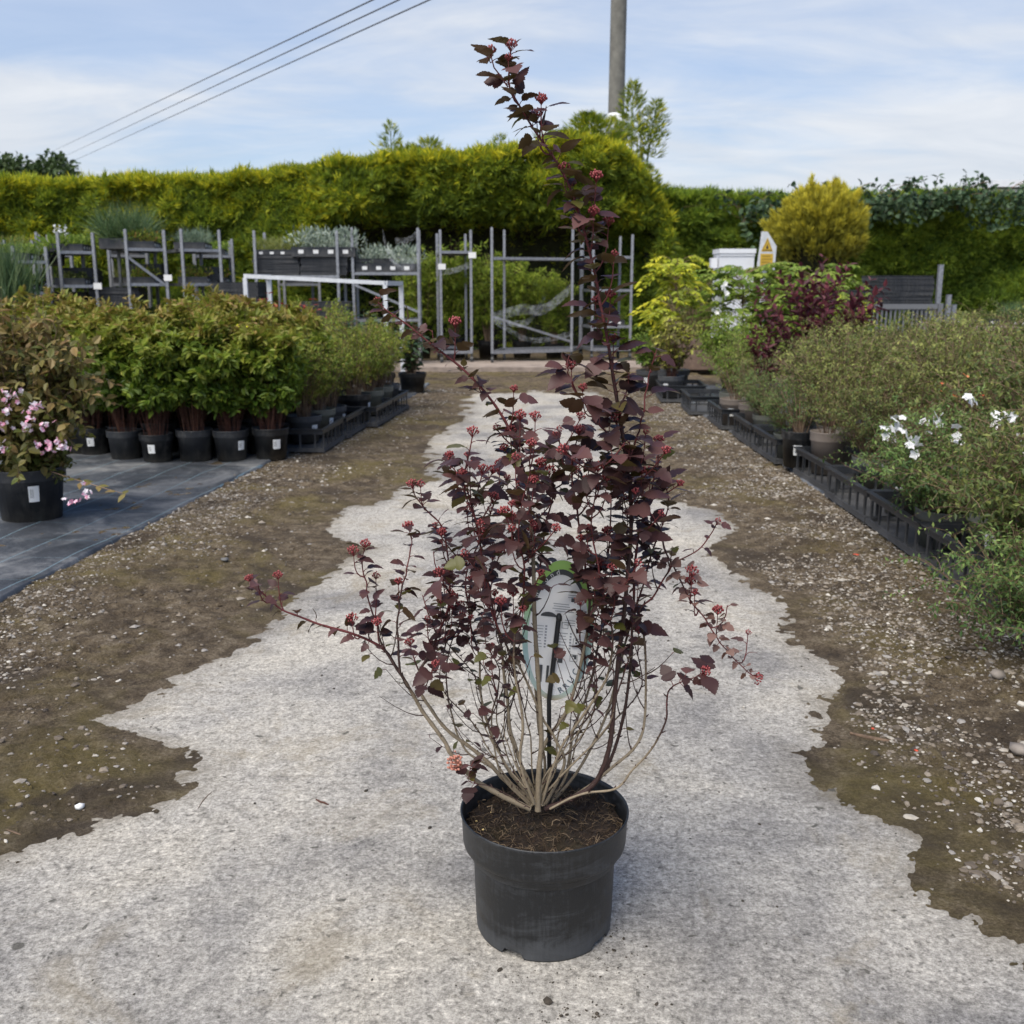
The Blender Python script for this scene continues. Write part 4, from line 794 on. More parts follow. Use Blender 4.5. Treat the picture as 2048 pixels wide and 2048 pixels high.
place(HY[2], (-2.72, 6.62, .022), -.2, .9, 'dark green shrub in a wide black pot beside the pink-flowered shrub')
# pots along the edge in trays: lighter shrubs
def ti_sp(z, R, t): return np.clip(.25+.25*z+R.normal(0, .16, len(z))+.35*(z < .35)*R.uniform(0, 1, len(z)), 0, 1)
SP = []
for v in range(3):
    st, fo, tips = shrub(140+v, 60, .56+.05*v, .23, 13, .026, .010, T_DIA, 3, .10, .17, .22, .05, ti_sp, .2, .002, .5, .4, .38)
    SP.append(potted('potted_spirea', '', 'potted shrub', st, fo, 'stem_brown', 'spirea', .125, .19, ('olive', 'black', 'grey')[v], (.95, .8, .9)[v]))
SPG = 'fine-leaved shrubs in trays along the bed edge'
for i, (x, y, v, sc, lb) in enumerate([
    (-1.42, 6.98, 2, .95, 'fine yellow-green shrub in slate pot just behind the front row corner'), (-1.38, 7.28, 0, 1, 'fine yellow-green shrub in olive pot standing in an edge tray'), (-1.34, 7.58, 2, .92, 'fine yellow-green shrub in slate pot at the far end of the edge tray'),
    (-1.25, 8.10, 1, 1.12, 'orange-tinged fine shrub in wide black pot with two stickers'), (-1.19, 8.50, 0, 1.05, 'light green feathery shrub in olive pot past the wide black pot'), (-1.15, 8.82, 0, 1.05, 'light green feathery shrub in olive pot beside its olive-potted twin'), (-1.12, 9.15, 2, 1.0, 'light green feathery shrub in slate pot at the end of the edge row')]):
    o = place(SP[v], (x, y, .05), .2*i, sc, lb, SPG)
for i in range(14):
    place(SP[i % 3], (-1.62-.3*(i % 5)+R.uniform(-.05, .05), 8.1+.33*(i//5)+R.uniform(-.05, .05)+.25, .03), R.uniform(0, 6), R.uniform(1.0, 1.22), 'light green feathery shrub in the middle of the far block', 'feathery shrubs in the far block')
st, fo, tips = shrub(171, 34, .55, .2, 10, .085, .045, T_LEAF, 0, .1, .17, .15, .05, None, .4, .003, .3, .4, .3)
DK = potted('potted_evergreen', '', 'potted shrub', st, fo, 'stem_brown', 'bramble', .15, .2, 'black', .3)
place(DK, (-1.32, 10.35, .03), .4, 1.0, 'dark glossy broad-leaved shrub in black pot, further from the path'); place(DK, (-1.02, 10.55, .03), 2.1, .96, 'dark glossy broad-leaved shrub in black pot beside the path end')
place(DK, (-1.62, 9.9, .03), 3.1, 1.1, 'dark glossy broad-leaved shrub half hidden by feathery shrubs')
st, fo, tips = shrub(175, 26, .72, .2, 9, .07, .03, T_LEAF, 0, .1, .17, .35, .05, lambda z, R, t: np.clip(z*1.2-.1+R.normal(0, .12, len(z)), 0, 1), .3, .003, .4, .4, .25)
M['nandina'] = m_leaf('red_tipped_leaf', [(.06, .09, .02), (.13, .06, .025), (.22, .035, .025)], .5, .3, .2)
ND = potted('potted_red_tip_shrub', '', 'potted shrub', st, fo, 'stem_red', 'nandina', .13, .2, 'black')
for i, (x, y) in enumerate([(-1.85, 9.55), (-2.25, 9.7), (-2.7, 9.5)]): place(ND, (x, y, .03), i*1.7, (1.06, 1.12, 1.0)[i], 'red-tipped shrub standing behind the bronze-tipped block', 'red-tipped shrubs')
place(DK, (-1.35, 9.75, .03), 5, 1.15, 'fresh green broad-leaved shrub behind the light green shrubs')

# trays with open slotted sides
def tray_proto():
    t = thing('slotted_tray', '', 'tray'); L, W, H = .62, .40, .15
    b = MB(); b.box((0, 0, .006), (W, L, .012))
    for s in (-1, 1): b.box((s*(W/2+.004), 0, .014), (.012, L+.02, .028)); b.box((0, s*(L/2+.004), .0145), (W-.004, .012, .027))
    b.build('base', M['tray'], t)
    for s in (-1, 1):
        b = MB(); b.box((s*(W/2-.002), 0, H-.016), (.010, L, .034)); b.box((s*(W/2+.006), 0, H+.001), (.026, L+.02, .006)); b.build('rim', M['tray'], t)
        b = MB(); b.box((0, s*(L/2-.002), H-.017), (W-.01, .010, .033)); b.box((0, s*(L/2+.006), H+.0005), (W-.016, .026, .006)); b.build('rim', M['tray'], t)
    for s in (-1, 1):
        for k in range(6):
            b = MB(); b.box((s*(W/2-.002), -L/2+.03+k*(L-.06)/5, .0725), (.009, .02 if k in (0, 5) else .012, .09)); b.build('upright', M['tray'], t)
        for k in range(4):
            b = MB(); b.box((-W/2+.05+k*(W-.1)/3, s*(L/2-.002), .0725), (.012, .009, .09)); b.build('upright', M['tray'], t)
    return t
TR = tray_proto()
for i, (x, y, rz) in enumerate([(-1.42, 6.98, -.06), (-1.36, 7.62, -.08), (-1.22, 8.22, -.09), (-1.16, 8.86, -.09)]):
    place(TR, (x, y, .026), rz, 1, ('black slotted tray under the pots at the membrane corner', 'black slotted tray beside the narrow gap in the edge row', 'black slotted tray under the wide stickered pot', 'black slotted tray at the far end of the left edge row'.replace('left ', ''))[i], 'slotted trays on the membrane edge')
for i, (x, y, rz) in enumerate([(1.83, 2.95, .02), (1.83, 3.62, 0), (1.83, 4.28, -.02), (1.84, 4.94, -.01), (1.86, 5.60, .02), (1.82, 6.52, .0), (1.82, 7.18, -.02), (1.80, 8.05, -.03), (1.72, 8.95, -.05), (1.62, 9.9, -.06)]):
    place(TR, (x, y, .026), rz, 1, ('first', 'second', 'third', 'fourth', 'fifth', 'sixth', 'seventh', 'eighth', 'ninth', 'tenth')[i]+' black slotted tray beside the gravel, counted from the trailing green stems', 'slotted trays beside the gravel')

# ------------------------------------------------------------------ the pink-flowered shrub in its big pot
PK = thing('pink_flowering_shrub', 'bronze-leaved shrub with pale pink flower heads in a big charcoal pot on the membrane', 'potted shrub', (-2.27, 4.74, .024))
pot_parts(PK, .165, .245, 'black2'); pot_sticker(PK, .165, .245, .55, .05, .075, .10)
R = np.random.default_rng(61); stp = MB()
leaf_big = []; heads = []
b2 = MB(); b2.add(*NL[2]); LEAF_MESH['bronze'] = b2.mesh('leaf', M['bronze'], True)
st, fo, tips = shrub(180, 70, .86, .34, 13, .052, .031, T_LEAF, 4, .16, .22, .06, .07, lambda z, R, t: np.clip(.2+.5*z+R.normal(0, .2, len(z)), 0, 1), .75, .003, .3, .5, .55)
st.build('stems', M['stem_brown'], PK, True, kind='stuff'); fo.build('foliage', M['bronze'], PK, kind='stuff')
def local(px, py, Y): return at(px, py, Y)-np.array((-2.27, 4.74, .024))
stp = MB()
for k in range(5):
    b = MB(); Q = bez(np.array((.03*k-.05, -.03, .22)), local(20+30*k, 700+40*k, 4.6), local((150, 120, 70, 240, 130)[k], (895, 800, 640, 985, 850)[k], (4.55, 4.6, 4.7, 4.3, 4.5)[k]), 12)
    if k == 3: Q = bez(np.array((.1, -.05, .24)), local(150, 960, 4.5), local(250, 988, 4.3), 12)
    b.tube(Q, np.linspace(.003, .0012, 12), 5, .5, False); so = b.build('branch', M['stem_brown'], PK, True)
    for j in range(4, 12):
        for s in (1, -1):
            if k == 3 and R.uniform() < .4: continue
            D = unit(np.array((R.normal(0, .5), s*.7+R.normal(0, .3), R.uniform(-.6, .3)))); o = bpy.data.objects.new('leaf', LEAF_MESH['bronze']); col.objects.link(o); o.parent = so
            ln = R.uniform(.035, .06); o.matrix_local = basis(Q[j], D, unit(np.array((R.normal(0, .3), -.3, 1)))) @ Matrix.Diagonal((ln, ln*.8, ln, 1))
def pink_head(p, seed, n=9, spread=.016):
    b = flowers(np.repeat(p[None], 1, 0), 1, seed, .0125, 5, .3, spread, n); return b
HP = [(20, 795), (38, 782), (12, 812), (62, 826), (70, 812), (45, 852), (30, 905), (85, 855), (112, 876), (132, 893), (118, 903), (97, 888), (2, 868), (125, 908), (140, 1003), (150, 985), (168, 990), (5, 905), (90, 985)]
HP = [(20, 792), (36, 783), (16, 815), (62, 832), (72, 818), (50, 858), (92, 858), (3, 855), (112, 885), (133, 897), (100, 905), (138, 1008), (170, 992), (3, 898), (85, 892)]
for k, (x, y) in enumerate(HP):
    p = local(x, y, 4.45 if y < 950 else 4.36); pink_head(p, 300+k, int(np.random.default_rng(k).integers(4, 10)), .015).build('flower_head', M['petal_p'], PK)

# ------------------------------------------------------------------ shrubs opposite: potentillas, acers and the dark red one
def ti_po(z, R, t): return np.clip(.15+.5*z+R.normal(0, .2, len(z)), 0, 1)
def make(key, seed, lbl, mleaf, mstem, potm, nb, h, r, per, L, W, tm, tw, twl, tint=None, fl=0, flm='petal_w', droop=.2, flat=.45, dome=.4, ell=(1, 1), pr_=.125, ph=.2, start=.2, per_fl=3, sticker=-.7, fsize=.016):
    st, fo, tips = shrub(seed, nb, h, r, per, L, W, tm, tw, twl, ph*.85, start, .05, tint or ti_po, droop, .0026, .4, flat, dome, False, ell)
    ex = [('blossoms', flowers(tips, fl, seed, fsize, 5, .6, .018, per_fl), flm)] if fl else []
    return potted(key, lbl, 'potted shrub', st, fo, mstem, mleaf, pr_, ph, potm, sticker, None, ex)
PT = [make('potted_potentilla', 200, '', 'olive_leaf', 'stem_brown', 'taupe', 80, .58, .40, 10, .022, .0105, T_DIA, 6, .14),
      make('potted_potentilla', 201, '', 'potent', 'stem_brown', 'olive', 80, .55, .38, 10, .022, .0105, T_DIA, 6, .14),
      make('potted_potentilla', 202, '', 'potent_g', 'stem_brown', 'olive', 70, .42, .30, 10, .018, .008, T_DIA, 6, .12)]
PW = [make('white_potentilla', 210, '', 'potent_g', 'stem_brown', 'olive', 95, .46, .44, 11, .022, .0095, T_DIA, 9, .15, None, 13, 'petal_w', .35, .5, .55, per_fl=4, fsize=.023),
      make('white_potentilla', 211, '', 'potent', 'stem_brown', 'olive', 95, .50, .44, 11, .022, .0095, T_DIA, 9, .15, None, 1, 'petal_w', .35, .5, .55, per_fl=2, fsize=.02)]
G1 = 'olive-green shrubs massed behind the trays'
place(PW[0], (1.80, 4.15, .0), .3, .98, 'bushy shrub with white five-petalled flowers spilling over the trays near the stones')
place(PW[1], (1.84, 3.36, .0), 1.3, 1.12, 'sprawling grey-green shrub drooping to the ground over a tray')
st, fo, tips = shrub(219, 90, .36, .42, 10, .020, .0085, T_DIA, 6, .13, .06, .15, .05, ti_po, .6, .002, .3, .6, .7)
t = thing('trailing_shrub', 'low trailing green stems reaching over the gravel and stones', 'shrub', (1.60, 2.95, .02)); st.build('stems', M['stem_brown'], t, True, kind='stuff'); fo.build('foliage', M['potent_g'], t, kind='stuff')
place(PW[1], (2.45, 4.6, .03), 2.6, 1.32, 'tall grey-green shrub behind the white-flowered shrub')
place(PW[1], (2.45, 3.5, .03), 4.0, 1.30, 'dense green flowering shrub at the open end of the shrub bed')
place(PW[1], (1.95, 2.66, .0), 2.0, 1.28, 'leafy dark green shrub closest to the brown stones')
place(PT[0], (1.98, 6.15, .05), .2, 1.12, 'olive twiggy shrub in taupe pot with bare grey stems showing', G1)
place(PT[1], (1.90, 5.35, .05), 1.2, .82, 'small olive shrub in olive pot directly behind the slotted tray', G1)
place(PT[2], (1.74, 6.38, .03), 2.2, .80, 'low bright green shrub beside the black stickered pot', G1)
place(PT[0], (2.35, 5.55, .03), 3.0, 1.18, 'tall olive shrub overlooking the white flowers', G1)
place(PT[1], (2.75, 5.2, .03), 3.9, 1.3, 'tall yellowish olive shrub at the side of the bed', G1)
i = 0
for y in (5.9, 6.5, 7.1, 7.7):
    for x in (2.55, 3.1, 3.65, 4.2):
        i += 1; place(PT[i % 2], (x+.17*((i*7) % 5-2)/2, y+.1*((i*3) % 5-2)/2, .03), i*1.3, 1.10+.05*(i % 4), 'olive shrub in the deep block behind the trays', 'deep block of olive shrubs')
place(PT[1], (2.15, 6.85, .03), 1.0, 1.12, 'olive shrub next to the dark red shrub', G1)
place(PT[2], (1.80, 7.25, .05), 5.0, .75, 'small green shrub with single white blooms near taupe pots', G1)
rust_tint = lambda z, R, t: np.clip(.6+R.normal(0, .25, len(z)), 0, 1)
o = make('rust_tinged_shrub', 222, 'rust-tinged shrub between the white flowers and the olive shrubs', 'bronze', 'stem_red', 'olive', 40, .42, .22, 9, .02, .009, T_DIA, 5, .11, rust_tint, 6, 'petal_r', per_fl=2, fsize=.01); o.location = (2.15, 4.95, .05)
o = make('bright_green_shrub', 230, 'bright green bush in olive pot just in front of the dark red shrub', 'fern', 'stem_brown', 'olive', 70, .52, .26, 9, .022, .010, T_DIA, 5, .12); o.location = (1.80, 8.30, .05)
# dark red: ascending wands with big leaves
def wands(seed, nb, h, r, L, W, n, z0, tint=None, tm=T_LEAF, spread=.9):
    st, fo, tips = shrub(seed, nb, h, r, n, L, W, tm, 0, .1, z0, .22, .04, tint, .15, .005, .75, .30, .25, True); return st, fo, tips
st, fo, tips = wands(240, 34, 1.04, .50, .085, .036, 15, .2)
o = potted('dark_red_shrub', 'dark wine-red shrub with upright wands rising above the olive shrubs', 'potted shrub', st, fo, 'stem_red', 'dark_red', .14, .22, 'olive', -.6); o.location = (2.32, 7.98, .04)
st, fo, tips = wands(241, 10, .62, .20, .07, .03, 12, .2)
o = potted('dark_red_shrub', 'small dark red shrub leaning from a narrow leg beside the bright green bush', 'potted shrub', st, fo, 'stem_red', 'dark_red', .12, .2, 'olive', -.6); o.location = (1.98, 8.0, .04)
st, fo, tips = wands(242, 20, .80, .40, .07, .032, 12, .2)
o = potted('yellow_green_shrub', 'yellow-green large-leaved shrub growing through the dark red one', 'potted shrub', st, fo, 'stem_brown', 'lime', .14, .22, 'olive'); o.location = (2.85, 8.75, .04)
M['lime2'] = m_leaf('yellow_green_leaf', [(.08, .12, .014), (.17, .20, .02), (.28, .29, .035)], .5, .35, .3)
for ch in o.children:
    if ch.name.startswith('foliage'): ch.data.materials[0] = M['lime2']
# golden tree: small standard with tiers of drooping pinnate sprays
def pinnate(seed, nfr, h, r, z0, lm, sm, L=.30, zmin=.45, leafl=.055):
    R = np.random.default_rng(seed); st = MB(); fo = MB(); trunk = np.array([(0, 0, z0), (.01, 0, z0+h*.4), (-.01, .01, z0+h*.75), (0, 0, z0+h)]); st.tube(catmull(trunk, 4), np.linspace(.009, .004, 13), 6, .6)
    for i in range(nfr):
        z = z0+h*(zmin+(1-zmin)*R.uniform()); a = R.uniform(0, 6.28); p = np.array((0, 0, z)); o_ = np.array((math.cos(a), math.sin(a), 0)); rr = r*R.uniform(.35, 1.0)
        Q = bez(p, p+o_*rr*.6+np.array((0, 0, .16)), p+o_*rr+np.array((0, 0, R.uniform(-.08, .12))), 12); st.tube(Q, np.linspace(.003, .001, 12), 3, .6, False)
        sd = np.array((-o_[1], o_[0], 0)); P = np.repeat(Q[4:], 2, 0); k = len(P); sg = np.tile((1, -1), k//2)[:, None]
        D = unit(sd*sg+o_*.55+np.array((0, 0, -.35))+R.normal(0, .18, (k, 3))); fo.leaves(P, D, unit(np.array((0, -.35, 1.))+R.normal(0, .3, (k, 3))), leafl*R.uniform(.7, 1.2, k), leafl*.42, T_LEAF, R.uniform(.2, .9))
        fo.leaves(Q[-1:], o_[None]-(0, 0, .2), np.array([(0, 0, 1.)]), leafl, leafl*.35, T_LEAF, .7)
    return st, fo
st, fo = pinnate(250, 62, 1.06, .42, .2, 0, 0, zmin=.38, leafl=.075); o = potted('golden_sumac', 'bright golden feathery small tree in grey pot with a pale bare stem', 'potted tree', st, fo, 'stem_brown', 'lime', .16, .24, 'grey', -.5); o.location = (1.62, 10.35, .03)
st, fo = pinnate(251, 170, 1.0, .62, .2, 0, 0, zmin=.12, leafl=.075); o = potted('green_sumac', 'fresh green feathery small tree in front of the white cabinet', 'potted tree', st, fo, 'stem_brown', 'fern', .16, .24, 'black'); o.location = (2.45, 11.1, .02)
b = MB(); b = flowers(np.array([(-.30, -.3, .95), (-.26, -.32, 1.05), (-.2, -.35, 1.0), (-.34, -.3, .80), (-.3, -.33, .74)]), 5, 4, .032, 5, .3, .03, 3); b.build('blossoms', M['petal_w'], o, kind='stuff')
st, fo = pinnate(252, 150, .98, .6, .2, 0, 0, zmin=.12, leafl=.075); o = potted('green_sumac', 'fresh green feathery small tree between the warning sign and dark red shrub', 'potted tree', st, fo, 'stem_brown', 'fern', .16, .24, 'black'); o.location = (3.05, 10.6, .02)
o = make('soft_green_bush', 257, 'soft mid-green bush in front of the feathery green tree', 'fern', 'stem_brown', 'black', 70, .62, .42, 10, .04, .018, T_LEAF, 4, .14, sticker=None); o.location = (2.15, 10.0, .03)
o = make('variegated_shrub', 255, 'cream and bronze variegated shrub below the golden feathery tree', 'variegated', 'stem_red', 'grey', 40, .62, .24, 9, .045, .026, T_LEAF, 2, .12, None, sticker=-.6); o.location = (1.52, 9.85, .05)
o = make('variegated_shrub', 256, 'pale green soft shrub in grey pot at the far path corner', 'fern', 'stem_brown', 'grey', 40, .46, .24, 9, .045, .026, T_LEAF, 2, .12, None, sticker=-.5, pr_=.16); o.location = (1.45, 10.75, .03)
# plain pots that show between the trays
for i, (x, y, mm, r_, h_, lb, s) in enumerate([(1.70, 6.02, 'black', .105, .215, 'tall narrow black pot with a white sticker beside the taupe pot', -.35), (1.80, 5.80, 'taupe', .10, .24, 'plain taupe pot standing by the slotted tray end', None), (1.80, 7.55, 'taupe', .13, .2, 'taupe pot in tray near the single white blooms', None), (1.72, 7.90, 'taupe', .12, .2, 'taupe pot with small sticker in the far tray', -.5), (1.88, 4.75, 'olive', .135, .22, 'olive pot with a tall white sticker under the white flowers', -.75), (1.90, 3.85, 'olive', .14, .21, 'olive pot hidden under the sprawling grey-green shrub', -.8)]):
    st, fo, tips = shrub(270+i, 22, .40, .2, 9, .018, .008, T_DIA, 4, .1, h_*.85, .25, .04, ti_po, .2, .0024, .4, .45, .4)
    o = potted('potted_potentilla', lb, 'potted shrub', st, fo, 'stem_brown', ('potent_g', 'olive_leaf')[i % 2], r_, h_, mm, s); o.location = (x, y, .045)

# ------------------------------------------------------------------ trolleys, trays and the things on them
def trolley(p0, ux, uy, H, shelves, label, loads=()):
    """p0 front corner on the ground, ux along the front, uy to the back (vectors)"""
    p0 = np.array((p0[0], p0[1], 0.)); ux = np.array((*ux, 0.)); uy = np.array((*uy, 0.)); t = thing('nursery_trolley', label, 'trolley', p0+(0, 0, .03), group='galvanised nursery trolleys along the hedge')
    for a, c in ((0, 0), (1, 0), (1, 1), (0, 1)):
        q = ux*a+uy*c; b = MB(); b.bar(q+(0, 0, .16), q+(0, 0, H), .034, .034); b.bar(q+(0, 0, H), q+(0, 0, H+.006), .026); b.build('post', M['steel'], t)
        b = MB(); b.tube([q+(-.018, 0, .062), q+(.018, 0, .062)], .06, 12); b.bar(q+(0, 0, .06), q+(0, 0, .17), .03); b.build('wheel', M['black'], t)
    b = MB()
    for s, e in (((0, 0), (1, 0)), ((1, 0), (1, 1)), ((1, 1), (0, 1)), ((0, 1), (0, 0))):
        b.bar(ux*s[0]+uy*s[1]+(0, 0, .175), ux*e[0]+uy*e[1]+(0, 0, .175), .03, .045)
    b.build('base_frame', M['steel'], t)
    for z in shelves:
        b = MB(); c = (ux+uy)/2; w = np.linalg.norm(ux)-.02; d = np.linalg.norm(uy)-.02
        V = [ux*a*.985+uy*e*.985+(ux+uy)*.0075+(0, 0, zz_) for zz_ in (z-.02, z) for a, e in ((0, 0), (1, 0), (1, 1), (0, 1))]
        b.add(V, [(0, 3, 2, 1), (4, 5, 6, 7), (0, 1, 5, 4), (1, 2, 6, 5), (2, 3, 7, 6), (3, 0, 4, 7)], mi=1)
        for s, e in (((0, 0), (1, 0)), ((1, 0), (1, 1)), ((1, 1), (0, 1)), ((0, 1), (0, 0))): b.bar(ux*s[0]+uy*s[1]+(0, 0, z-.012), ux*e[0]+uy*e[1]+(0, 0, z-.012), .016, .036)
        b.build('shelf', [M['steel'], M['dark_board']], t)
    return t, p0, ux, uy
X = lambda px, Y: at(px, 600, Y)[0]
def ftray(seed, lm, L, W, tm, h, n=70, name='plant_tray', z=.1, tint=None, spread=.3, depth=.24):
    """shallow black tray of small pots with its plants"""
    t = thing(name, '', 'plant tray'); b = MB(); b.box((0, 0, .045), (.60, .38, .09)); 
    for k in range(7): b.box((-.27+.09*k, -.192, .05), (.012, .006, .07))
    b.build('tray', M['tray'], t); R = np.random.default_rng(seed)
    for k in range(4):
        b = MB(); b.box((-.21+.14*k, -.194, .045), (.05, .004, .035)); b.build('pot_sticker', M['white_bit'], t)
    fo = MB()
    for k in range(n):
        p = np.array((R.uniform(-.28, .28), R.uniform(-.17, .17), .07)); m_ = 9; D = unit(np.stack([R.normal(0, .45, m_), R.normal(0, .45, m_), R.uniform(.35, 1.1, m_)], -1))
        fo.leaves(p+D*R.uniform(0, h, (m_, 1)), D+R.normal(0, .25, (m_, 3)), unit(R.normal(0, 1, (m_, 3))+(0, -.6, .6)), L*R.uniform(.6, 1.2, m_), W, tm, R.uniform(.1, .9, m_))
    fo.build('foliage', M[lm], t, kind='stuff'); return t
FT = {'silver': ftray(1, 'silver', .05, .014, T_LEAF, .20, 110), 'lime': ftray(2, 'spirea', .045, .02, T_LEAF, .16, 90), 'green': ftray(3, 'fern', .05, .02, T_LEAF, .13, 90), 'herb': ftray(4, 'potent', .04, .014, T_LEAF, .10, 80), 'grass': ftray(5, 'grass', .34, .006, T_BLADE, .05, 120), 'heath': ftray(6, 'silver', .10, .006, T_BLADE, .16, 120), 'olive': ftray(7, 'olive_leaf', .10, .006, T_BLADE, .14, 110)}
def put(kind, p, rz, sc, label): return place(FT[kind], p, rz, sc, label, 'trays of small plants on the trolleys')
M['heath'] = m_leaf('heath_leaf', [(.04, .065, .04), (.08, .115, .075), (.14, .17, .11)], .6, .2, .3)
for ch in FT['heath'].children:
    if ch.name.startswith('foliage'): ch.data.materials[0] = M['heath']
# empty black trays in piles
b = MB(); b.box((0, 0, .02), (.58, .38, .012)); 
for s in (-1, 1):
    b.box((s*.29, 0, .03), (.012, .40, .05)); b.box((0, s*.194, .03), (.57, .010, .046)); 
    for k in range(12): b.box((-.26+.047*k, s*.2005, .03), (.014, .005, .036))
b.box((0, 0, .0555), (.61, .42, .004)); TRAY_ME = b.mesh('empty_tray', M['tray'])
R = random.Random(9)
def pile(p, n, rz, label, sc=1.0, lean=0.0):
    for k in range(n):
        o = link('empty_tray', TRAY_ME, None, (p[0]+R.uniform(-.012, .012)+lean*k, p[1]+R.uniform(-.012, .012), p[2]+k*.030*sc), rz=rz+R.uniform(-.03, .03)); o.scale = (sc, sc, sc); tag(o, label, 'tray', 'piled empty trays')
def on_trolley(T, zs, items):
    t, p0, ux, uy = T
    for (a, c, z, kind, rz, sc, lb) in items: put(kind, p0+ux*a+uy*c+(0, 0, z+.03), rz, sc, lb)
rot = lambda v, a: (v[0]*math.cos(a)-v[1]*math.sin(a), v[0]*math.sin(a)+v[1]*math.cos(a))
def trol(pxl, pxr, Y, H, shelves, label, skew=0, depth=.57):
    x0, x1 = X(pxl, Y), X(pxr, Y+skew); ux = (x1-x0, skew); l = math.hypot(*ux); return trolley((x0, Y), ux, (-skew/l*depth, ux[0]/l*depth), H, shelves, label)
TA = trolley((X(984, 14.0), 14.0), (X(1144, 14.45)-X(984, 14.0), .45), (.16, .62), 1.80, [1.42], 'empty trolley with torn film strips and a single shelf, behind the purple shrub')
TB = trolley((X(882, 14.0), 14.0), (.40, .10), (-.12, 1.1), 1.77, [1.50], 'empty narrow-on trolley with white tag between the film-wrapped trolley and the tray piles')
TC = trol(708, 838, 13.7, 1.78, [.62, 1.22], 'trolley with torn cling film hanging from its corner post', .05)
TD = trol(515, 678, 13.6, 1.74, [.50, 1.18], 'trolley stacked with black trays under a silver-leaved plant', .0)
TE = trol(371, 446, 13.2, 1.74, [.62, 1.08, 1.50], 'trolley with a sloping side brace and heath-like plants on top', .25, .9)
TF = trol(261, 337, 12.9, 1.72, [.62, 1.08, 1.50], 'trolley with a white tag on its post and grass on the top shelf', .2, .9)
TG = trol(127, 196, 12.7, 1.68, [.60, 1.06, 1.46], 'trolley with dark crates on its middle shelf under white spires', .2, .9)
TH = trol(36, 101, 12.3, 1.50, [.58, .98, 1.34], 'shorter trolley of low herbs beside the tall grass', .25, .9)
TI = trol(1185, 1262, 14.6, 1.74, [.5, 1.0, 1.45], 'trolley of white shelves half hidden by the tallest purple branch', .1, .6)
for k, (a_, c_, Y_) in enumerate(((85, 150, 14.0), (225, 300, 14.3), (395, 470, 14.5), (570, 640, 14.9), (20, 75, 13.6))):
    nm = ('fern', 'heath', 'empty', 'silver', 'grass')[k]; TT = trol(a_, c_, Y_, 1.74-.03*k, [.62, 1.08, 1.46], ('rear trolley standing between the crate trolley and the hedge', 'rear trolley standing between the tagged trolley and the hedge', 'rear trolley standing between the braced trolley and the hedge', 'rear trolley standing between the tray-pile trolley and the hedge', 'rear trolley standing between the shorter trolley and the hedge')[k], .15, .8)
    put(('green', 'olive', 'lime', 'herb', 'green')[k], TT[1]+TT[2]*.5+TT[3]*.4+(0, 0, 1.11), 1.75, .95, 'tray of plants on the middle shelf of a rear trolley'); put(('herb', 'herb', 'green', 'olive', 'lime')[k], TT[1]+TT[2]*.5+TT[3]*.4+(0, 0, 1.49), 1.75, .95, 'tray of plants on the top shelf of a rear trolley')
for T, z in ((TE, .55), (TF, .95), (TA, .2), (TC, .62)):
    t, p0, ux, uy = T; b = MB(); b.bar((0, 0, z+.45), tuple(ux*.98+np.array((0, 0, z+.10))), .03, .03); b.build('brace', M['steel'], t)
for T, c, z in ((TF, 1, 1.15), (TG, 1, 1.05), (TB, 1, 1.45), (TB, 0, 1.3)):
    t, p0, ux, uy = T; b = MB(); b.box(tuple(ux*c+np.array((.02, -.025, z))), (.10, .006, .075)); b.build('tag', M['white_bit'], t)
for T, lst in ((TC, [(.5, .5, 1.22, 'silver', .05, 1.3, 'tray of silver-leaved plants on the film-hung trolley')]),
               (TD, [(.25, .5, 1.18+.24, 'olive', 0, 1.0, 'tray of olive wispy plants on top of a tray pile'), (.80, .5, 1.18+.24, 'silver', .1, 1.35, 'tray of silver-leaved plants on top of the black tray piles'), (.3, .5, .5, 'herb', .1, 1, 'tray of herbs low on the tray-pile trolley')]),
               (TE, [(.5, .4, 1.50, 'heath', 1.7, 1.0, 'tray of blue-green heath on the braced trolley top'), (.5, .4, 1.08, 'lime', 1.75, .95, 'tray of lime foliage on the braced trolley'), (.5, .4, .62, 'herb', 1.75, .95, 'tray of herbs at the foot of the braced trolley')]),
               (TF, [(.5, .4, 1.50, 'lime', 1.75, 1.0, 'tray of yellow-green plants on the tagged trolley top'), (.2, .7, 1.50, 'grass', 1.75, 1.4, 'tray of tall dark grass behind the yellow-green plants'), (.5, .4, 1.08, 'lime', 1.75, .9, 'tray of golden plants on the tagged trolley middle shelf'), (.5, .4, .62, 'herb', 1.75, .95, 'tray of small plants on the tagged trolley lower shelf')]),
               (TG, [(.5, .4, 1.46, 'green', 1.75, 1.0, 'tray of pale green plants on the crate trolley'), (.5, .4, 1.06, 'herb', 1.75, .95, 'tray of herbs on the crate trolley middle shelf'), (.5, .4, .60, 'herb', 1.75, .95, 'tray of herbs on the crate trolley lower shelf')]),
               (TH, [(.5, .4, 1.34, 'green', 1.75, 1.0, 'tray of leafy green plants on the shorter trolley'), (.5, .4, .98, 'green', 1.75, .95, 'tray of green herbs on the shorter trolley middle shelf'), (.5, .4, .58, 'herb', 1.75, .95, 'tray of herbs at the foot of the shorter trolley')]),
               (TI, [(.5, .5, .5, 'herb', 0, .85, 'tray of herbs low on the half hidden trolley')])):
    on_trolley(T, None, lst)
pile((X(563, 13.9), 13.88, 1.215), 8, 0, 'empty black tray in the pile on the shelf below the olive wispy plants'); pile((X(655, 13.9), 13.88, 1.215), 8, .04, 'empty black tray in the pile on the shelf below the silver plants')
pile((X(745, 14), 14.0, 1.255), 5, .02, 'empty black tray piled beside the hanging cling film')
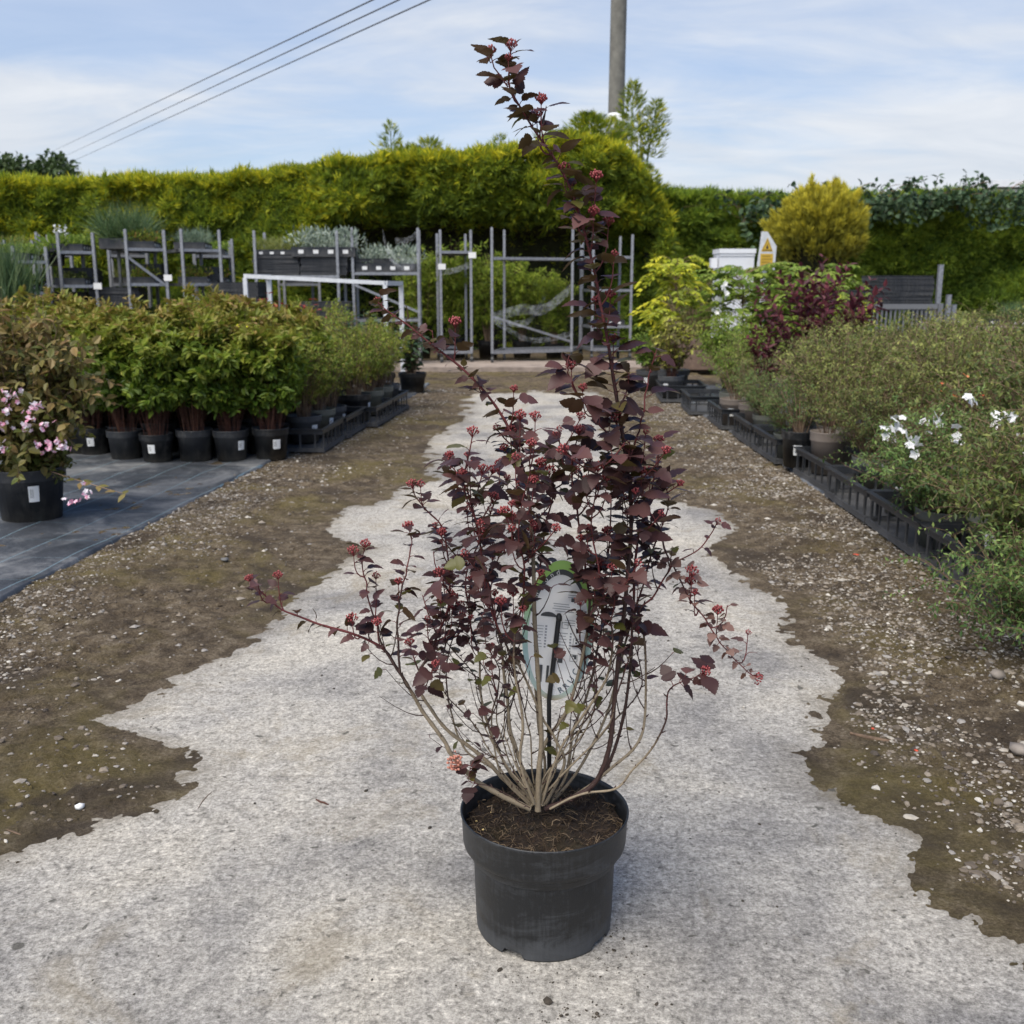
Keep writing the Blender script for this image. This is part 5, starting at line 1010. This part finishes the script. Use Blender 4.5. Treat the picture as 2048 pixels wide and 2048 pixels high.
pile((X(655, 13.3), 13.2, .02), 28, .05, 'empty black tray in the tall pile on the ground under the white tube stand'); pile((X(590, 13.3), 13.2, .02), 20, -.05, 'empty black tray in the lower ground pile under the white tube stand')
pile((X(165, 13.4), 13.42, 1.095), 6, 1.75, 'empty black tray on the crate trolley middle shelf'); pile((X(300, 13.6), 13.62, 1.115), 7, 1.75, 'empty black tray on the tagged trolley middle shelf'); pile((X(412, 13.9), 13.9, 1.115), 6, 1.75, 'empty black tray on the braced trolley middle shelf'); pile((X(225, 13), 13.2, .02), 34, .1, 'empty black tray in the ground pile between the crate trolley and the tagged trolley'); pile((X(480, 13.3), 13.3, .02), 36, -.1, 'empty black tray in the ground pile beside the braced trolley'); pile((X(105, 12.9), 13.3, .02), 32, .1, 'empty black tray in the ground pile behind the shorter trolley')
# white tube frame
t = thing('tube_stand', 'white square-tube stand in front of the piled black trays', 'stand', (0, 0, 0)); A = at(490, 552, 11.6); B = at(770, 566, 11.4)
b = MB(); b.bar(A, B, .042, .042); b.build('top_rail', M['white_steel'], t)
for q in (A, B):
    b = MB(); b.bar((q[0], q[1], .0), (q[0], q[1], q[2]-.02), .044, .044); b.build('leg', M['white_steel'], t); b = MB(); b.bar((q[0], q[1]+.03, q[2]-.003), (q[0]+.1, q[1]+.7, q[2]-.003), .05, .05); b.bar((q[0]+.1, q[1]+.7, 0), (q[0]+.1, q[1]+.7, q[2]-.03), .05, .05); b.build('back_leg', M['white_steel'], t)
# torn film
def film(name, pts, w, label):
    b = MB(); Rf = np.random.default_rng(len(pts)*7+int(w*100)); P = catmull(np.array(pts), 8); n = len(P)
    for k in range(3):
        off = Rf.normal(0, .02, (n, 3)); Q = P+off*.15+np.array((0, 0, (k-1)*w*.5)); V = np.concatenate([Q+(0, 0, w*.3), Q-(0, .01, w*.3*Rf.uniform(.3, 1))]); b.add(V, [(i, i+1, n+i+1, n+i) for i in range(n-1)])
    o = b.build(name, M['film'], None, True); return tag(o, label, 'plastic film')
film('torn_film', [at(766, 470, 13.9), at(775, 500, 13.7), at(795, 525, 13.6), at(820, 530, 13.6), at(838, 512, 13.66)], .10, 'crumpled clear film slung from the corner of the silver plant trolley')
film('torn_film', [at(838, 466, 13.7), at(815, 480, 13.9), at(790, 482, 14.2)], .05, 'thin clear film strip tied between two trolley posts')
film('torn_film', [at(986, 636, 13.98), at(1040, 620, 14.2), at(1090, 618, 14.3), at(1140, 580, 14.4)], .09, 'stretched film strip across the empty trolley')
film('torn_film', [at(986, 640, 13.98), at(1030, 648, 14.1), at(1060, 640, 14.2), at(1092, 590, 14.8)], .06, 'twisted film tail hanging inside the empty trolley')
film('torn_film', [at(986, 641, 13.98), at(1020, 662, 14.1), at(1050, 678, 14.2), at(1090, 680, 14.3), at(1142, 668, 14.44)], .05, 'sagging low film strip on the empty trolley')
film('torn_film', [at(884, 545, 13.98), at(912, 540, 14.0), at(940, 530, 14.08)], .05, 'faint film band around the narrow trolley')
# bushes behind the empty trolleys
BB = [make('bamboo_bush', 290+v, '', 'fern', 'stem_brown', 'black', 60, 1.30, .36, 16, .075, .014, T_LEAF, 3, .2, lambda z, R, t: np.clip(.25+R.normal(0, .25, len(z)), 0, 1), flat=.3, dome=.2, pr_=.16, ph=.26, sticker=None) for v in range(2)]
M['bamboo'] = m_leaf('bamboo_leaf', [(.08, .12, .016), (.19, .24, .03), (.34, .37, .06)], .5, .4, .3)
for t in BB:
    for ch in t.children:
        if ch.name.startswith('foliage'): ch.data.materials[0] = M['bamboo']
for i, x in enumerate((-1.35, -.85, -.35, .15, .62)): place(BB[i % 2], (x, 15.35+.1*(i % 2), .03), i*1.1, (1.05, 1.12, 1.0, .95, .85)[i], 'light green bamboo-like bush behind the empty trolleys', 'bamboo-like bushes')
# tall grass beside the trolleys
b = MB(); R = np.random.default_rng(8); n = 900; D = unit(np.stack([R.normal(0, .16, n), R.normal(0, .16, n), np.ones(n)], -1)); b.leaves(p3(R.normal(0, .12, n), R.normal(0, .12, n), np.full(n, .18)), D, unit(R.normal(0, 1, (n, 3))), R.uniform(.6, 1.1, n), .012, T_BLADE, R.uniform(0, 1, n))
t = thing('potted_grass', 'tall blue-green grass beside the shorter trolley', 'potted grass', (X(8, 11.6), 11.6, .45)); b.build('blades', M['grass'], t, kind='stuff'); pot_parts(t, .16, .22, 'black')
g = MB(); g.box((X(-10, 11.6), 11.6, .225), (1.0, .5, .45)); g.box((X(-10, 11.6), 11.34, .225), (.98, .02, .40)); tag(g.build('low_bench', M['dark_board']), 'dark low bench carrying the tall grass', 'bench')
t = thing('white_spire_plant', 'leafy plant with white flower spires on the crate trolley', 'potted plant', (X(95, 12.6), 12.95, 1.32)); R = np.random.default_rng(12); b = MB(); n = 160; D = unit(np.stack([R.normal(0, .6, n), R.normal(0, .6, n), R.uniform(.2, 1, n)], -1)); b.leaves(D*R.uniform(0, .2, (n, 1))+(0, 0, .12), D, unit(R.normal(0, .5, (n, 3))+(0, 0, 1)), .14, .035, T_LEAF, R.uniform(0, 1, n)); b.build('foliage', M['fern'], t, kind='stuff')
for k in range(3):
    b = MB(); P = np.array((.02+.06*k, 0, .2)); zz_ = np.linspace(0, .28, 26); b.leaves(P+p3(0*zz_, 0*zz_, zz_), unit(R.normal(0, 1, (26, 3))), unit(R.normal(0, 1, (26, 3))), .03, .025, T_LEAF, .5); b.build('flower_spire', M['petal_w'], t)
pot_parts(t, .11, .17, 'black')

# ------------------------------------------------------------------ far right: crate, tray piles, bench, sign, cabinet, sleepers
xc = X(1775, 11.0); t = thing('slatted_crate', 'grey slatted crate stacked with black trays behind the olive shrubs', 'crate', (xc, 11.0, 0)); w, d, h = .86, .62, .91
for sx in (-1, 1):
    for sy in (-1, 1): b = MB(); b.box((sx*(w/2), sy*(d/2), h/2), (.05, .05, h)); b.build('corner_post', M['crate'], t)
for sy in (-1, 1):
    for z in (h-.03, h-.34, .15): b = MB(); b.box((0, sy*(d/2+.012), z), (w-.06, .02, .05)); b.build('rail', M['crate'], t)
    for k in range(18):
        for (z0, z1) in ((h-.30, h-.06), (.19, h-.37)): b = MB(); b.box((-w/2+.045+k*(w-.09)/17, sy*(d/2), (z0+z1)/2), (.020, .012, z1-z0 if z0 > .3 else .32)); b.build('slat', M['crate'], t)
for sx in (-1, 1):
    for k in range(5): b = MB(); b.box((sx*w/2, -d/2+.1+k*(d-.2)/4, h/2), (.012, .05, h-.1)); b.build('slat', M['crate'], t)
b = MB(); b.box((0, 0, h-.06), (w-.06, d-.06, .02)); b.build('lid', M['crate'], t)
pile((X(1795, 11), 11.05, h-.048), 10, .06, 'empty black tray in the tall pile on the slatted crate', 1.0); pile((X(1700, 11), 11.12, h-.048), 5, -.05, 'empty black tray in the low pile on the slatted crate', 1.0, .004)
b = MB(); 
for px, tp, Y in ((1882, 530, 11.2), (1898, 590, 11.6), (1908, 610, 11.7)):
    q = at(px, tp, Y); b = MB(); b.bar((q[0], Y, 0), q, .045, .045); b.box((q[0], Y, q[2]), (.05, .05, .008)); tag(b.build('steel_post', M['steel']), {1882: 'tall grey steel post beside the slatted crate', 1898: 'middle grey steel post next to the rusty bench', 1908: 'shortest grey steel post next to the rusty bench'}[px], 'post')
q0, q1 = at(1912, 642, 12.0), at(2030, 642, 12.0); xm = (q0[0]+q1[0])/2+1.2; t = thing('rusty_bench', 'rusty steel staging bench with a pale top edge carrying plant trays', 'bench', (xm, 12.3, 0)); wid = 3.2
b = MB(); b.box((0, 0, .60), (wid, .7, .05)); b.build('top', M['concrete_end'], t)
for k in range(4): b = MB(); b.box((-wid/2+.4+.8*k, -.33, .475), (.79, .03, .20)); b.build('panel', M['rust'], t)
for sx in (-1, 1): b = MB(); b.box((sx*(wid/2-.1), 0, .19), (.08, .6, .385)); b.build('leg', M['rust'], t)
for k in range(5): put('grass' if k % 2 else 'herb', (xm-1.25+.62*k, 12.3, .625), .02*k, .9 if k % 2 == 0 else .7, 'tray of grassy plants on the rusty bench')
# sleepers
for k in range(3):
    b = MB(); b.box((0, 0, 0), (1.9, .22, .125)); b.box((.3, -.111, 0), (1.1, .004, .012)); o = b.build('timber_sleeper', M['wood'], None, False, (X(1290, 13)+.95+.015*k, 13.05+.02*k, .075+.128*k+.045)); tag(o, ('bottom', 'middle', 'top')[k]+' brown timber sleeper stacked behind the far shrubs', 'sleeper')
# white cabinet
t = thing('white_cabinet', 'white metal cabinet with a lidded top behind the feathery green tree', 'cabinet', ((X(1435, 13)+X(1506, 13))/2, 13.2, 0)); w = X(1506, 13)-X(1438, 13)
b = MB(); b.box((0, 0, .72), (w, .4, 1.44)); b.build('body', M['white'], t); b = MB(); b.box((0, 0, 1.50), (w+.03, .44, .055)); b.box((0, 0, 1.455), (w+.01, .42, .03)); b.build('lid', M['white'], t); b = MB(); b.box((.12, -.21, .9), (.02, .02, .1)); b.build('handle', M['steel'], t)
b = MB(); b.box((-w/2-.05, -.05, 1.36), (.08, .12, .12)); b.build('side_box', M['white'], t)
# warning sign
sx_, sy_ = X(1528, 12.8), 12.8; t = thing('warning_sign', 'yellow triangle warning sign with text panel on a pale tapered board', 'sign', (sx_, sy_, 0)); t.rotation_euler = (0, 0, .15)
zt = at(1528, 463, sy_)[2]; zb = at(1528, 540, sy_)[2]
b = MB(); V = [(-.105, 0, zb), (.115, 0, zb), (.125, 0, zt-.17), (.0, 0, zt), (-.065, 0, zt)]; V2 = [(x, .03, z) for x, _, z in V]; b.add(V+V2, [(0, 1, 2, 3, 4), (9, 8, 7, 6, 5)]); b.add(V+V2, [(0, 5, 6, 1), (1, 6, 7, 2), (2, 7, 8, 3), (3, 8, 9, 4), (4, 9, 5, 0)]); b.build('board', M['white_steel'], t)
b = MB(); b.bar((0, .05, 0), (0, .05, zt-.1), .05); b.build('post', M['white_steel'], t)
zm = at(1528, 504, sy_)[2]
def tri(s, y, z, m_, nm): b = MB(); b.add([(-.075*s+.005, y, z-.0*s), (.075*s+.005, y, z), (.005, y, z+.165*s)], [(0, 1, 2)]); b.build(nm, M[m_], t)
tri(1, -.003, zm+.006, 'yellow', 'triangle'); tri(.80, -.005, zm+.018, 'ink', 'triangle_border'); tri(.68, -.007, zm+.026, 'yellow', 'triangle_field')
b = MB(); b.add([(.0, -.009, zm+.035), (.02, -.009, zm+.04), (.012, -.009, zm+.07), (.004, -.009, zm+.095), (-.008, -.009, zm+.06), (-.014, -.009, zm+.04)], [(0, 1, 2, 3, 4, 5)]); b.build('symbol', M['ink'], t)
b = MB(); b.add([(-.075, -.003, zb+.03), (.085, -.003, zb+.03), (.085, -.003, zm-.02), (-.075, -.003, zm-.02)], [(0, 1, 2, 3)]); b.build('text_panel', M['yellow'], t)
b = MB(); hgt = zm-.02-zb-.03
for k in range(4): z = zb+.03+hgt*(.12+.22*k); b.add([(-.06, -.005, z), (.07-.02*(k % 2), -.005, z), (.07-.02*(k % 2), -.005, z+hgt*.10), (-.06, -.005, z+hgt*.10)], [(0, 1, 2, 3)])
b.build('text_lines', M['ochre'], t)

# ------------------------------------------------------------------ hedges
def hedge(name, label, x0, x1, Yc, topf, mleaf, n, bulge, seed, L=.15, recess=None, thick=1.1, tintb=.0, up=.35):
    R = np.random.default_rng(seed); t = thing(name, label, 'hedge', ((x0+x1)/2, Yc, 0)); org = np.array(((x0+x1)/2, Yc, 0))
    front = lambda x, z: -bulge*(.6*fbm(p3(x*1.1, z*1.3, seed), 2, seed)+.45*fbm(p3(x*3.0, z*3.4, seed+3.), 2, seed+5))+(recess(x, z) if recess else 0)
    xs = np.linspace(x0, x1, 90); zs = np.linspace(0, 1, 22); X_, Zr = np.meshgrid(xs, zs); Z = Zr*(topf(X_)-.12); Yf = front(X_, Z)+.17+.12*Zr**6
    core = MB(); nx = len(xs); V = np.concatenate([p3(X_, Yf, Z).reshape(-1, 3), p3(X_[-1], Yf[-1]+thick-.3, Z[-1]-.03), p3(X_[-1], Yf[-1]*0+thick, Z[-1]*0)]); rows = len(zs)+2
    i = np.arange(rows-1)[:, None]*nx+np.arange(nx-1)[None]; V[:, 0] -= org[0]; core.add(V, np.stack([i, i+1, i+nx+1, i+nx], -1).reshape(-1, 4)); core.build('opaque_core', M['hedge_core'], t)  # opaque core added to block light, standing in for the branch mass
    fo = MB(); nf = int(n*.78); x = R.uniform(x0, x1, nf); z = R.uniform(0, 1, nf)**.9; tz = topf(x); zz_ = z*tz; kp = (R.uniform(0, 1, nf) < .22) | ((recess(x, zz_) if recess else 0*x) < .35); x, z, tz, zz_ = x[kp], z[kp], tz[kp], zz_[kp]; nf = len(x); y = front(x, zz_)+.12*z**6+R.uniform(-.05, .13, nf)
    cl_ = fbm(p3(x*2.2, zz_*2.6, 2), 2, seed+9); D = unit(np.stack([R.normal(0, .55, nf), -.55+R.normal(0, .4, nf), up+R.normal(0, .5, nf)], -1)); Nn = unit(np.stack([R.normal(0, .6, nf), -.8+R.normal(0, .4, nf), .5+R.normal(0, .4, nf)], -1))
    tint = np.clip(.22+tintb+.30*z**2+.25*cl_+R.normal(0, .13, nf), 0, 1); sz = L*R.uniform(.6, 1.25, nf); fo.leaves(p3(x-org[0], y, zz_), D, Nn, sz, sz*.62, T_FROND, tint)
    nt_ = int(n*.22); x = R.uniform(x0, x1, nt_); y = R.uniform(-.05, thick-.15, nt_)**1.0+front(x, topf(x)); z = topf(x)+R.uniform(-.10, .03, nt_)+.06*fbm(p3(x*4, y*4, 1), 2, seed+2); D = unit(np.stack([R.normal(0, .5, nt_), R.normal(-.2, .4, nt_), .7+R.normal(0, .3, nt_)], -1))
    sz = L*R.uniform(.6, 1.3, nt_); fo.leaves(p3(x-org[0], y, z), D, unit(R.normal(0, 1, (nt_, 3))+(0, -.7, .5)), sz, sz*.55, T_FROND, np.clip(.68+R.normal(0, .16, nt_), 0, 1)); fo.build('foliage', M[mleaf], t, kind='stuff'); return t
YG = 17.0
gp = [(-420, 372), (0, 366), (200, 366), (400, 358), (520, 350), (600, 343), (700, 332), (800, 322), (900, 324), (1000, 316), (1080, 304), (1130, 288), (1180, 290), (1240, 305), (1290, 360), (1320, 400), (1345, 440)]
gx = np.array([at(x, y, YG)[0] for x, y in gp]); gz = np.array([at(x, y, YG)[2] for x, y in gp])
def rec(x, z):
    m_ = np.clip((x+3.2)/.7, 0, 1)*np.clip((2.4-x)/.4, 0, 1); return m_*(np.clip((2.05-z)/.16, 0, 1)*1.15-np.clip((z-2.0)/.25, 0, 1)*.42)
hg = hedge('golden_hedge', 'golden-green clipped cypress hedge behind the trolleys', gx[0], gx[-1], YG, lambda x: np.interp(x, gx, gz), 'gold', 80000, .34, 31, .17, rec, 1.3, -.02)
rp = [(1255, 350), (1300, 374), (1340, 386), (1400, 390), (1500, 394), (1600, 400), (1700, 396), (1800, 394), (1900, 392), (2048, 400), (2500, 420)]
YR = 17.6; rx = np.array([at(x, y, YR)[0] for x, y in rp]); rz_ = np.array([at(x, y, YR)[2] for x, y in rp])
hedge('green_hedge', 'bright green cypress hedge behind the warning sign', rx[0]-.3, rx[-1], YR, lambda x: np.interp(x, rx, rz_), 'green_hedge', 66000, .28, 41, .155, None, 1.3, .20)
# taller untrimmed shoots on the golden hedge
def leader(px, py_t, py_b, Y, width, n, seed, parent, org, mk='gold', lean=0):
    R = np.random.default_rng(seed); a, c = at(px, py_b, Y), at(px+lean, py_t, Y); t = R.uniform(0, 1, n)**.8; P = a+(c-a)*t[:, None]; az = R.uniform(0, 6.28, n); out = np.stack([np.cos(az), np.sin(az), np.full(n, .75)], -1); r_ = width*(1-t)**.8*R.uniform(.1, 1, n)
    P = P+out*r_[:, None]; b = MB(); sz = R.uniform(.13, .28, n)*(1-.4*t); b.leaves(P-org, unit(out+R.normal(0, .3, (n, 3))), unit(R.normal(0, 1, (n, 3))), sz, sz*.30, T_FROND, np.clip(.42+.2*R.normal(0, 1, n), 0, 1)); b.tube(np.array([a, (a+c)/2, c])-org, [.018, .01, .003], 4, .2); return b.build('leader_shoot', M[mk], parent, kind='stuff')
og = np.array(hg.location)
for (px, yt, yb, Y, w, n, ln) in ((785, 248, 345, 17.1, .26, 130, -5), (850, 282, 345, 17.1, .36, 150, 12), (820, 300, 350, 17.0, .4, 200, 0), (995, 272, 330, 17.5, .14, 50, 5), (1205, 232, 330, 17.2, .60, 800, -30), (1262, 168, 345, 17.6, .46, 560, 4), (1292, 205, 335, 17.7, .36, 330, 22), (1140, 272, 330, 17.0, .5, 700, -15), (1285, 335, 420, 17.0, .35, 240, 10), (615, 335, 360, 17.0, .2, 60, -8)):
    leader(px, yt, yb, Y, w, n, px, hg, og, lean=ln)
# golden thuja
t = thing('golden_thuja', 'rounded golden thuja with upright yellow plumes in front of the green hedge', 'conifer', (4.38, 15.2, 0)); t.scale = (.76, .76, .91); R = np.random.default_rng(51); fo = MB(); n = 20000
nc = 170; cd = unit(R.normal(0, 1, (nc, 3))); cd[:, 2] = np.where(cd[:, 2] < -.5, -cd[:, 2], cd[:, 2]); rad = np.array((.66, .62, .52)); cb = cd*rad*R.uniform(.72, 1.0, (nc, 1))+(0, 0, 1.80); ax = unit(cd*np.array((.75, .75, .35))+(0, 0, .75)+R.normal(0, .1, (nc, 3))); cl2 = R.uniform(.22, .42, nc)*(1+.35*np.clip(cd[:, 2], 0, 1))
k = R.integers(0, nc, n); t_ = R.uniform(0, 1, n); P = cb[k]+ax[k]*(t_*cl2[k])[:, None]+R.normal(0, .085, (n, 3))*(1.1-t_)[:, None]; D = unit(ax[k]+R.normal(0, .28, (n, 3))); sz = R.uniform(.09, .18, n); fo.leaves(P, D, unit(np.cross(D, R.normal(0, 1, (n, 3)))), sz, sz*.42, T_FROND, np.clip(.02+.62*t_+.25*cd[k, 2]+R.normal(0, .12, n), 0, 1)); fo.build('crown', M['thuja'], t, kind='stuff')
b = MB(); V = IV*np.array((.56, .52, .46))+(0, 0, 1.80); b.add(V, IF); b.build('opaque_core', M['hedge_core'], t); b = MB(); b.tube([(0, 0, 0), (.02, 0, .7), (0, 0, 1.6)], [.09, .07, .04], 8, .5); b.build('trunk', M['stem_brown'], t)
# brambles over the hedge top
t = thing('bramble_thicket', 'dark bramble stems arching over the green hedge top', 'bramble', (5.9, 17.3, 2.3)); R = np.random.default_rng(53); st = MB(); fo = MB()
for k in range(80):
    x = R.uniform(-2.2, 2.4); z = .1+.06*x; a = np.array((x, R.uniform(-.3, .3), z-.2)); e = a+np.array((R.normal(0, .45), R.normal(-.15, .2), R.uniform(.12, .55))); Q = bez(a, (a+e)/2+(0, 0, .25), e, 9); st.tube(Q, .006, 3, .3, False); n = 12; P = Q[np.minimum(8, (np.arange(n)*9//n))]+R.normal(0, .03, (n, 3)); fo.leaves(P, unit(R.normal(0, 1, (n, 3))+(0, -.2, .1)), unit(R.normal(0, .5, (n, 3))+(0, -.3, 1)), R.uniform(.07, .13, n), .075, T_LEAF, R.uniform(0, 1, n))
n = 1500; x = R.uniform(-2.2, 2.6, n); zt_ = .12+.05*x; P = p3(x, R.uniform(-.62, -.2, n), zt_-R.uniform(0, 1, n)**1.6*.55*(.6+.8*np.clip(fbm(p3(x*1.7, 0*x, 1), 2, 5), -.5, 1))); fo.leaves(P, unit(R.normal(0, .6, (n, 3))+(0, -.6, -.2)), unit(R.normal(0, .5, (n, 3))+(0, -.7, .7)), R.uniform(.07, .13, n), .07, T_LEAF, R.uniform(0, 1, n))
st.build('stems', M['stem_brown'], t, True, kind='stuff'); fo.build('foliage', M['bramble'], t, kind='stuff')
# a brown-green bush by the cabinet
st, fo, tips = shrub(260, 60, 1.25, .55, 9, .04, .02, T_DIA, 4, .2, .1, .25, .1, None, .2, .006, .4, .45, .35); t = thing('dull_bush', 'dull brown-green bush beside the white cabinet', 'bush', (X(1395, 14.6), 14.6, 0)); st.build('stems', M['stem_brown'], t, True, kind='stuff'); fo.build('foliage', M['olive_leaf'], t, kind='stuff')
# telegraph pole and overhead lines
PX = at(1232, 150, 18.7)[0]; t = thing('telegraph_pole', 'weathered wooden telegraph pole rising behind the golden hedge', 'pole', (PX, 18.7, 0))
b = MB(); z = np.linspace(0, 9.2, 12); b.tube(p3(.004*z, 0*z, z), .150-.0022*z, 14, .5); b.build('shaft', M['wood_pole'], t, True)
b = MB(); zc = at(1228, 240, 18.7)[2]; b.lathe([(.146, zc-.22), (.149, zc-.22), (.149, zc+.1), (.146, zc+.1)], 20, c=(.012, 0, 0)); b.build('white_band', M['white'], t, True)
b = MB(); b.box((0, -.17, 8.9), (1.5, .09, .11)); b.build('crossarm', M['wood_pole'], t)
for k, ((xa, ya), (xb, yb)) in enumerate((((110, 300), (745, 0)), ((130, 312), (797, 0)), ((142, 324), (858, 0)))):
    A = at(xa, ya, 52.); B = at(xb, yb, 9.0); d = (A-B); P0 = A+d*.8; P1 = B-d*.35; s = np.linspace(0, 1, 60)[:, None]; P = P1+(P0-P1)*s; b = MB(); b.tube(P-P1, .0065, 5); o = b.build('overhead_cable', M['cable'], None, True, P1); tag(o, 'thin dark overhead cable crossing the sky above the hedge', 'cable', 'overhead cables')
# distant oak, far trees and the pale shed
def tree(name, label, loc, h, r, zc, seed, n, L, group=None):
    R = np.random.default_rng(seed); t = thing(name, label, 'tree', loc, group=group); b = MB(); b.tube([(0, 0, 0), (.1, 0, h*.3), (0, 0, h*.75)], [r*.10, r*.08, r*.03], 8, .3)
    cen = unit(R.normal(0, 1, (13, 3)))*R.uniform(.35, .8, (13, 1))*np.array((r, r, (h-zc)))+(0, 0, zc); cen[:, 2] = np.maximum(cen[:, 2], zc*.75)
    for c in cen: b.tube(bez(np.array((0, 0, h*.3)), np.array((0, 0, h*.5)), c, 5), np.linspace(r*.04, r*.012, 5), 4, .3, False)
    b.build('trunk', M['stem_brown'], t, True); fo = MB(); k = R.integers(0, 13, n); d = unit(R.normal(0, 1, (n, 3))); P = cen[k]+d*(R.uniform(.55, 1.0, n)[:, None])*r*np.array((.42, .42, .34))*R.uniform(.7, 1.1, (n, 1)); fo.leaves(P, unit(d+R.normal(0, .6, (n, 3))), unit(d+R.normal(0, .5, (n, 3))+(0, 0, .5)), L*R.uniform(.6, 1.3, n), L*.7, T_LEAF, np.clip(.4+.3*d[:, 2]+R.normal(0, .2, n), 0, 1)); fo.build('crown', M['oak'], t, kind='stuff')
tree('oak_tree', 'spreading dark green oak rising over the hedge end', (at(45, 330, 60)[0], 60, 0), 8.6, 3.4, 5.6, 61, 7000, .30); tree('oak_tree', 'lower round dark tree next to the spreading oak', (at(150, 350, 62)[0], 62, 0), 7.2, 2.2, 5.0, 62, 4000, .28)
t = thing('pale_shed', 'pale metal shed roof showing above the bramble hedge', 'building', (at(2120, 380, 40)[0], 44, 0)); zt_ = at(2030, 360, 40)[2]; wdt = at(2120, 380, 40)[0]-at(1985, 380, 40)[0]
b = MB(); b.box((0, 0, zt_/2-.15), (wdt*2-.3, 7.6, zt_-.3)); b.build('wall', M['white_steel'], t); b = MB(); b.box((0, 0, zt_-.12), (wdt*2, 8, .24)); b.build('roof', M['white'], t)
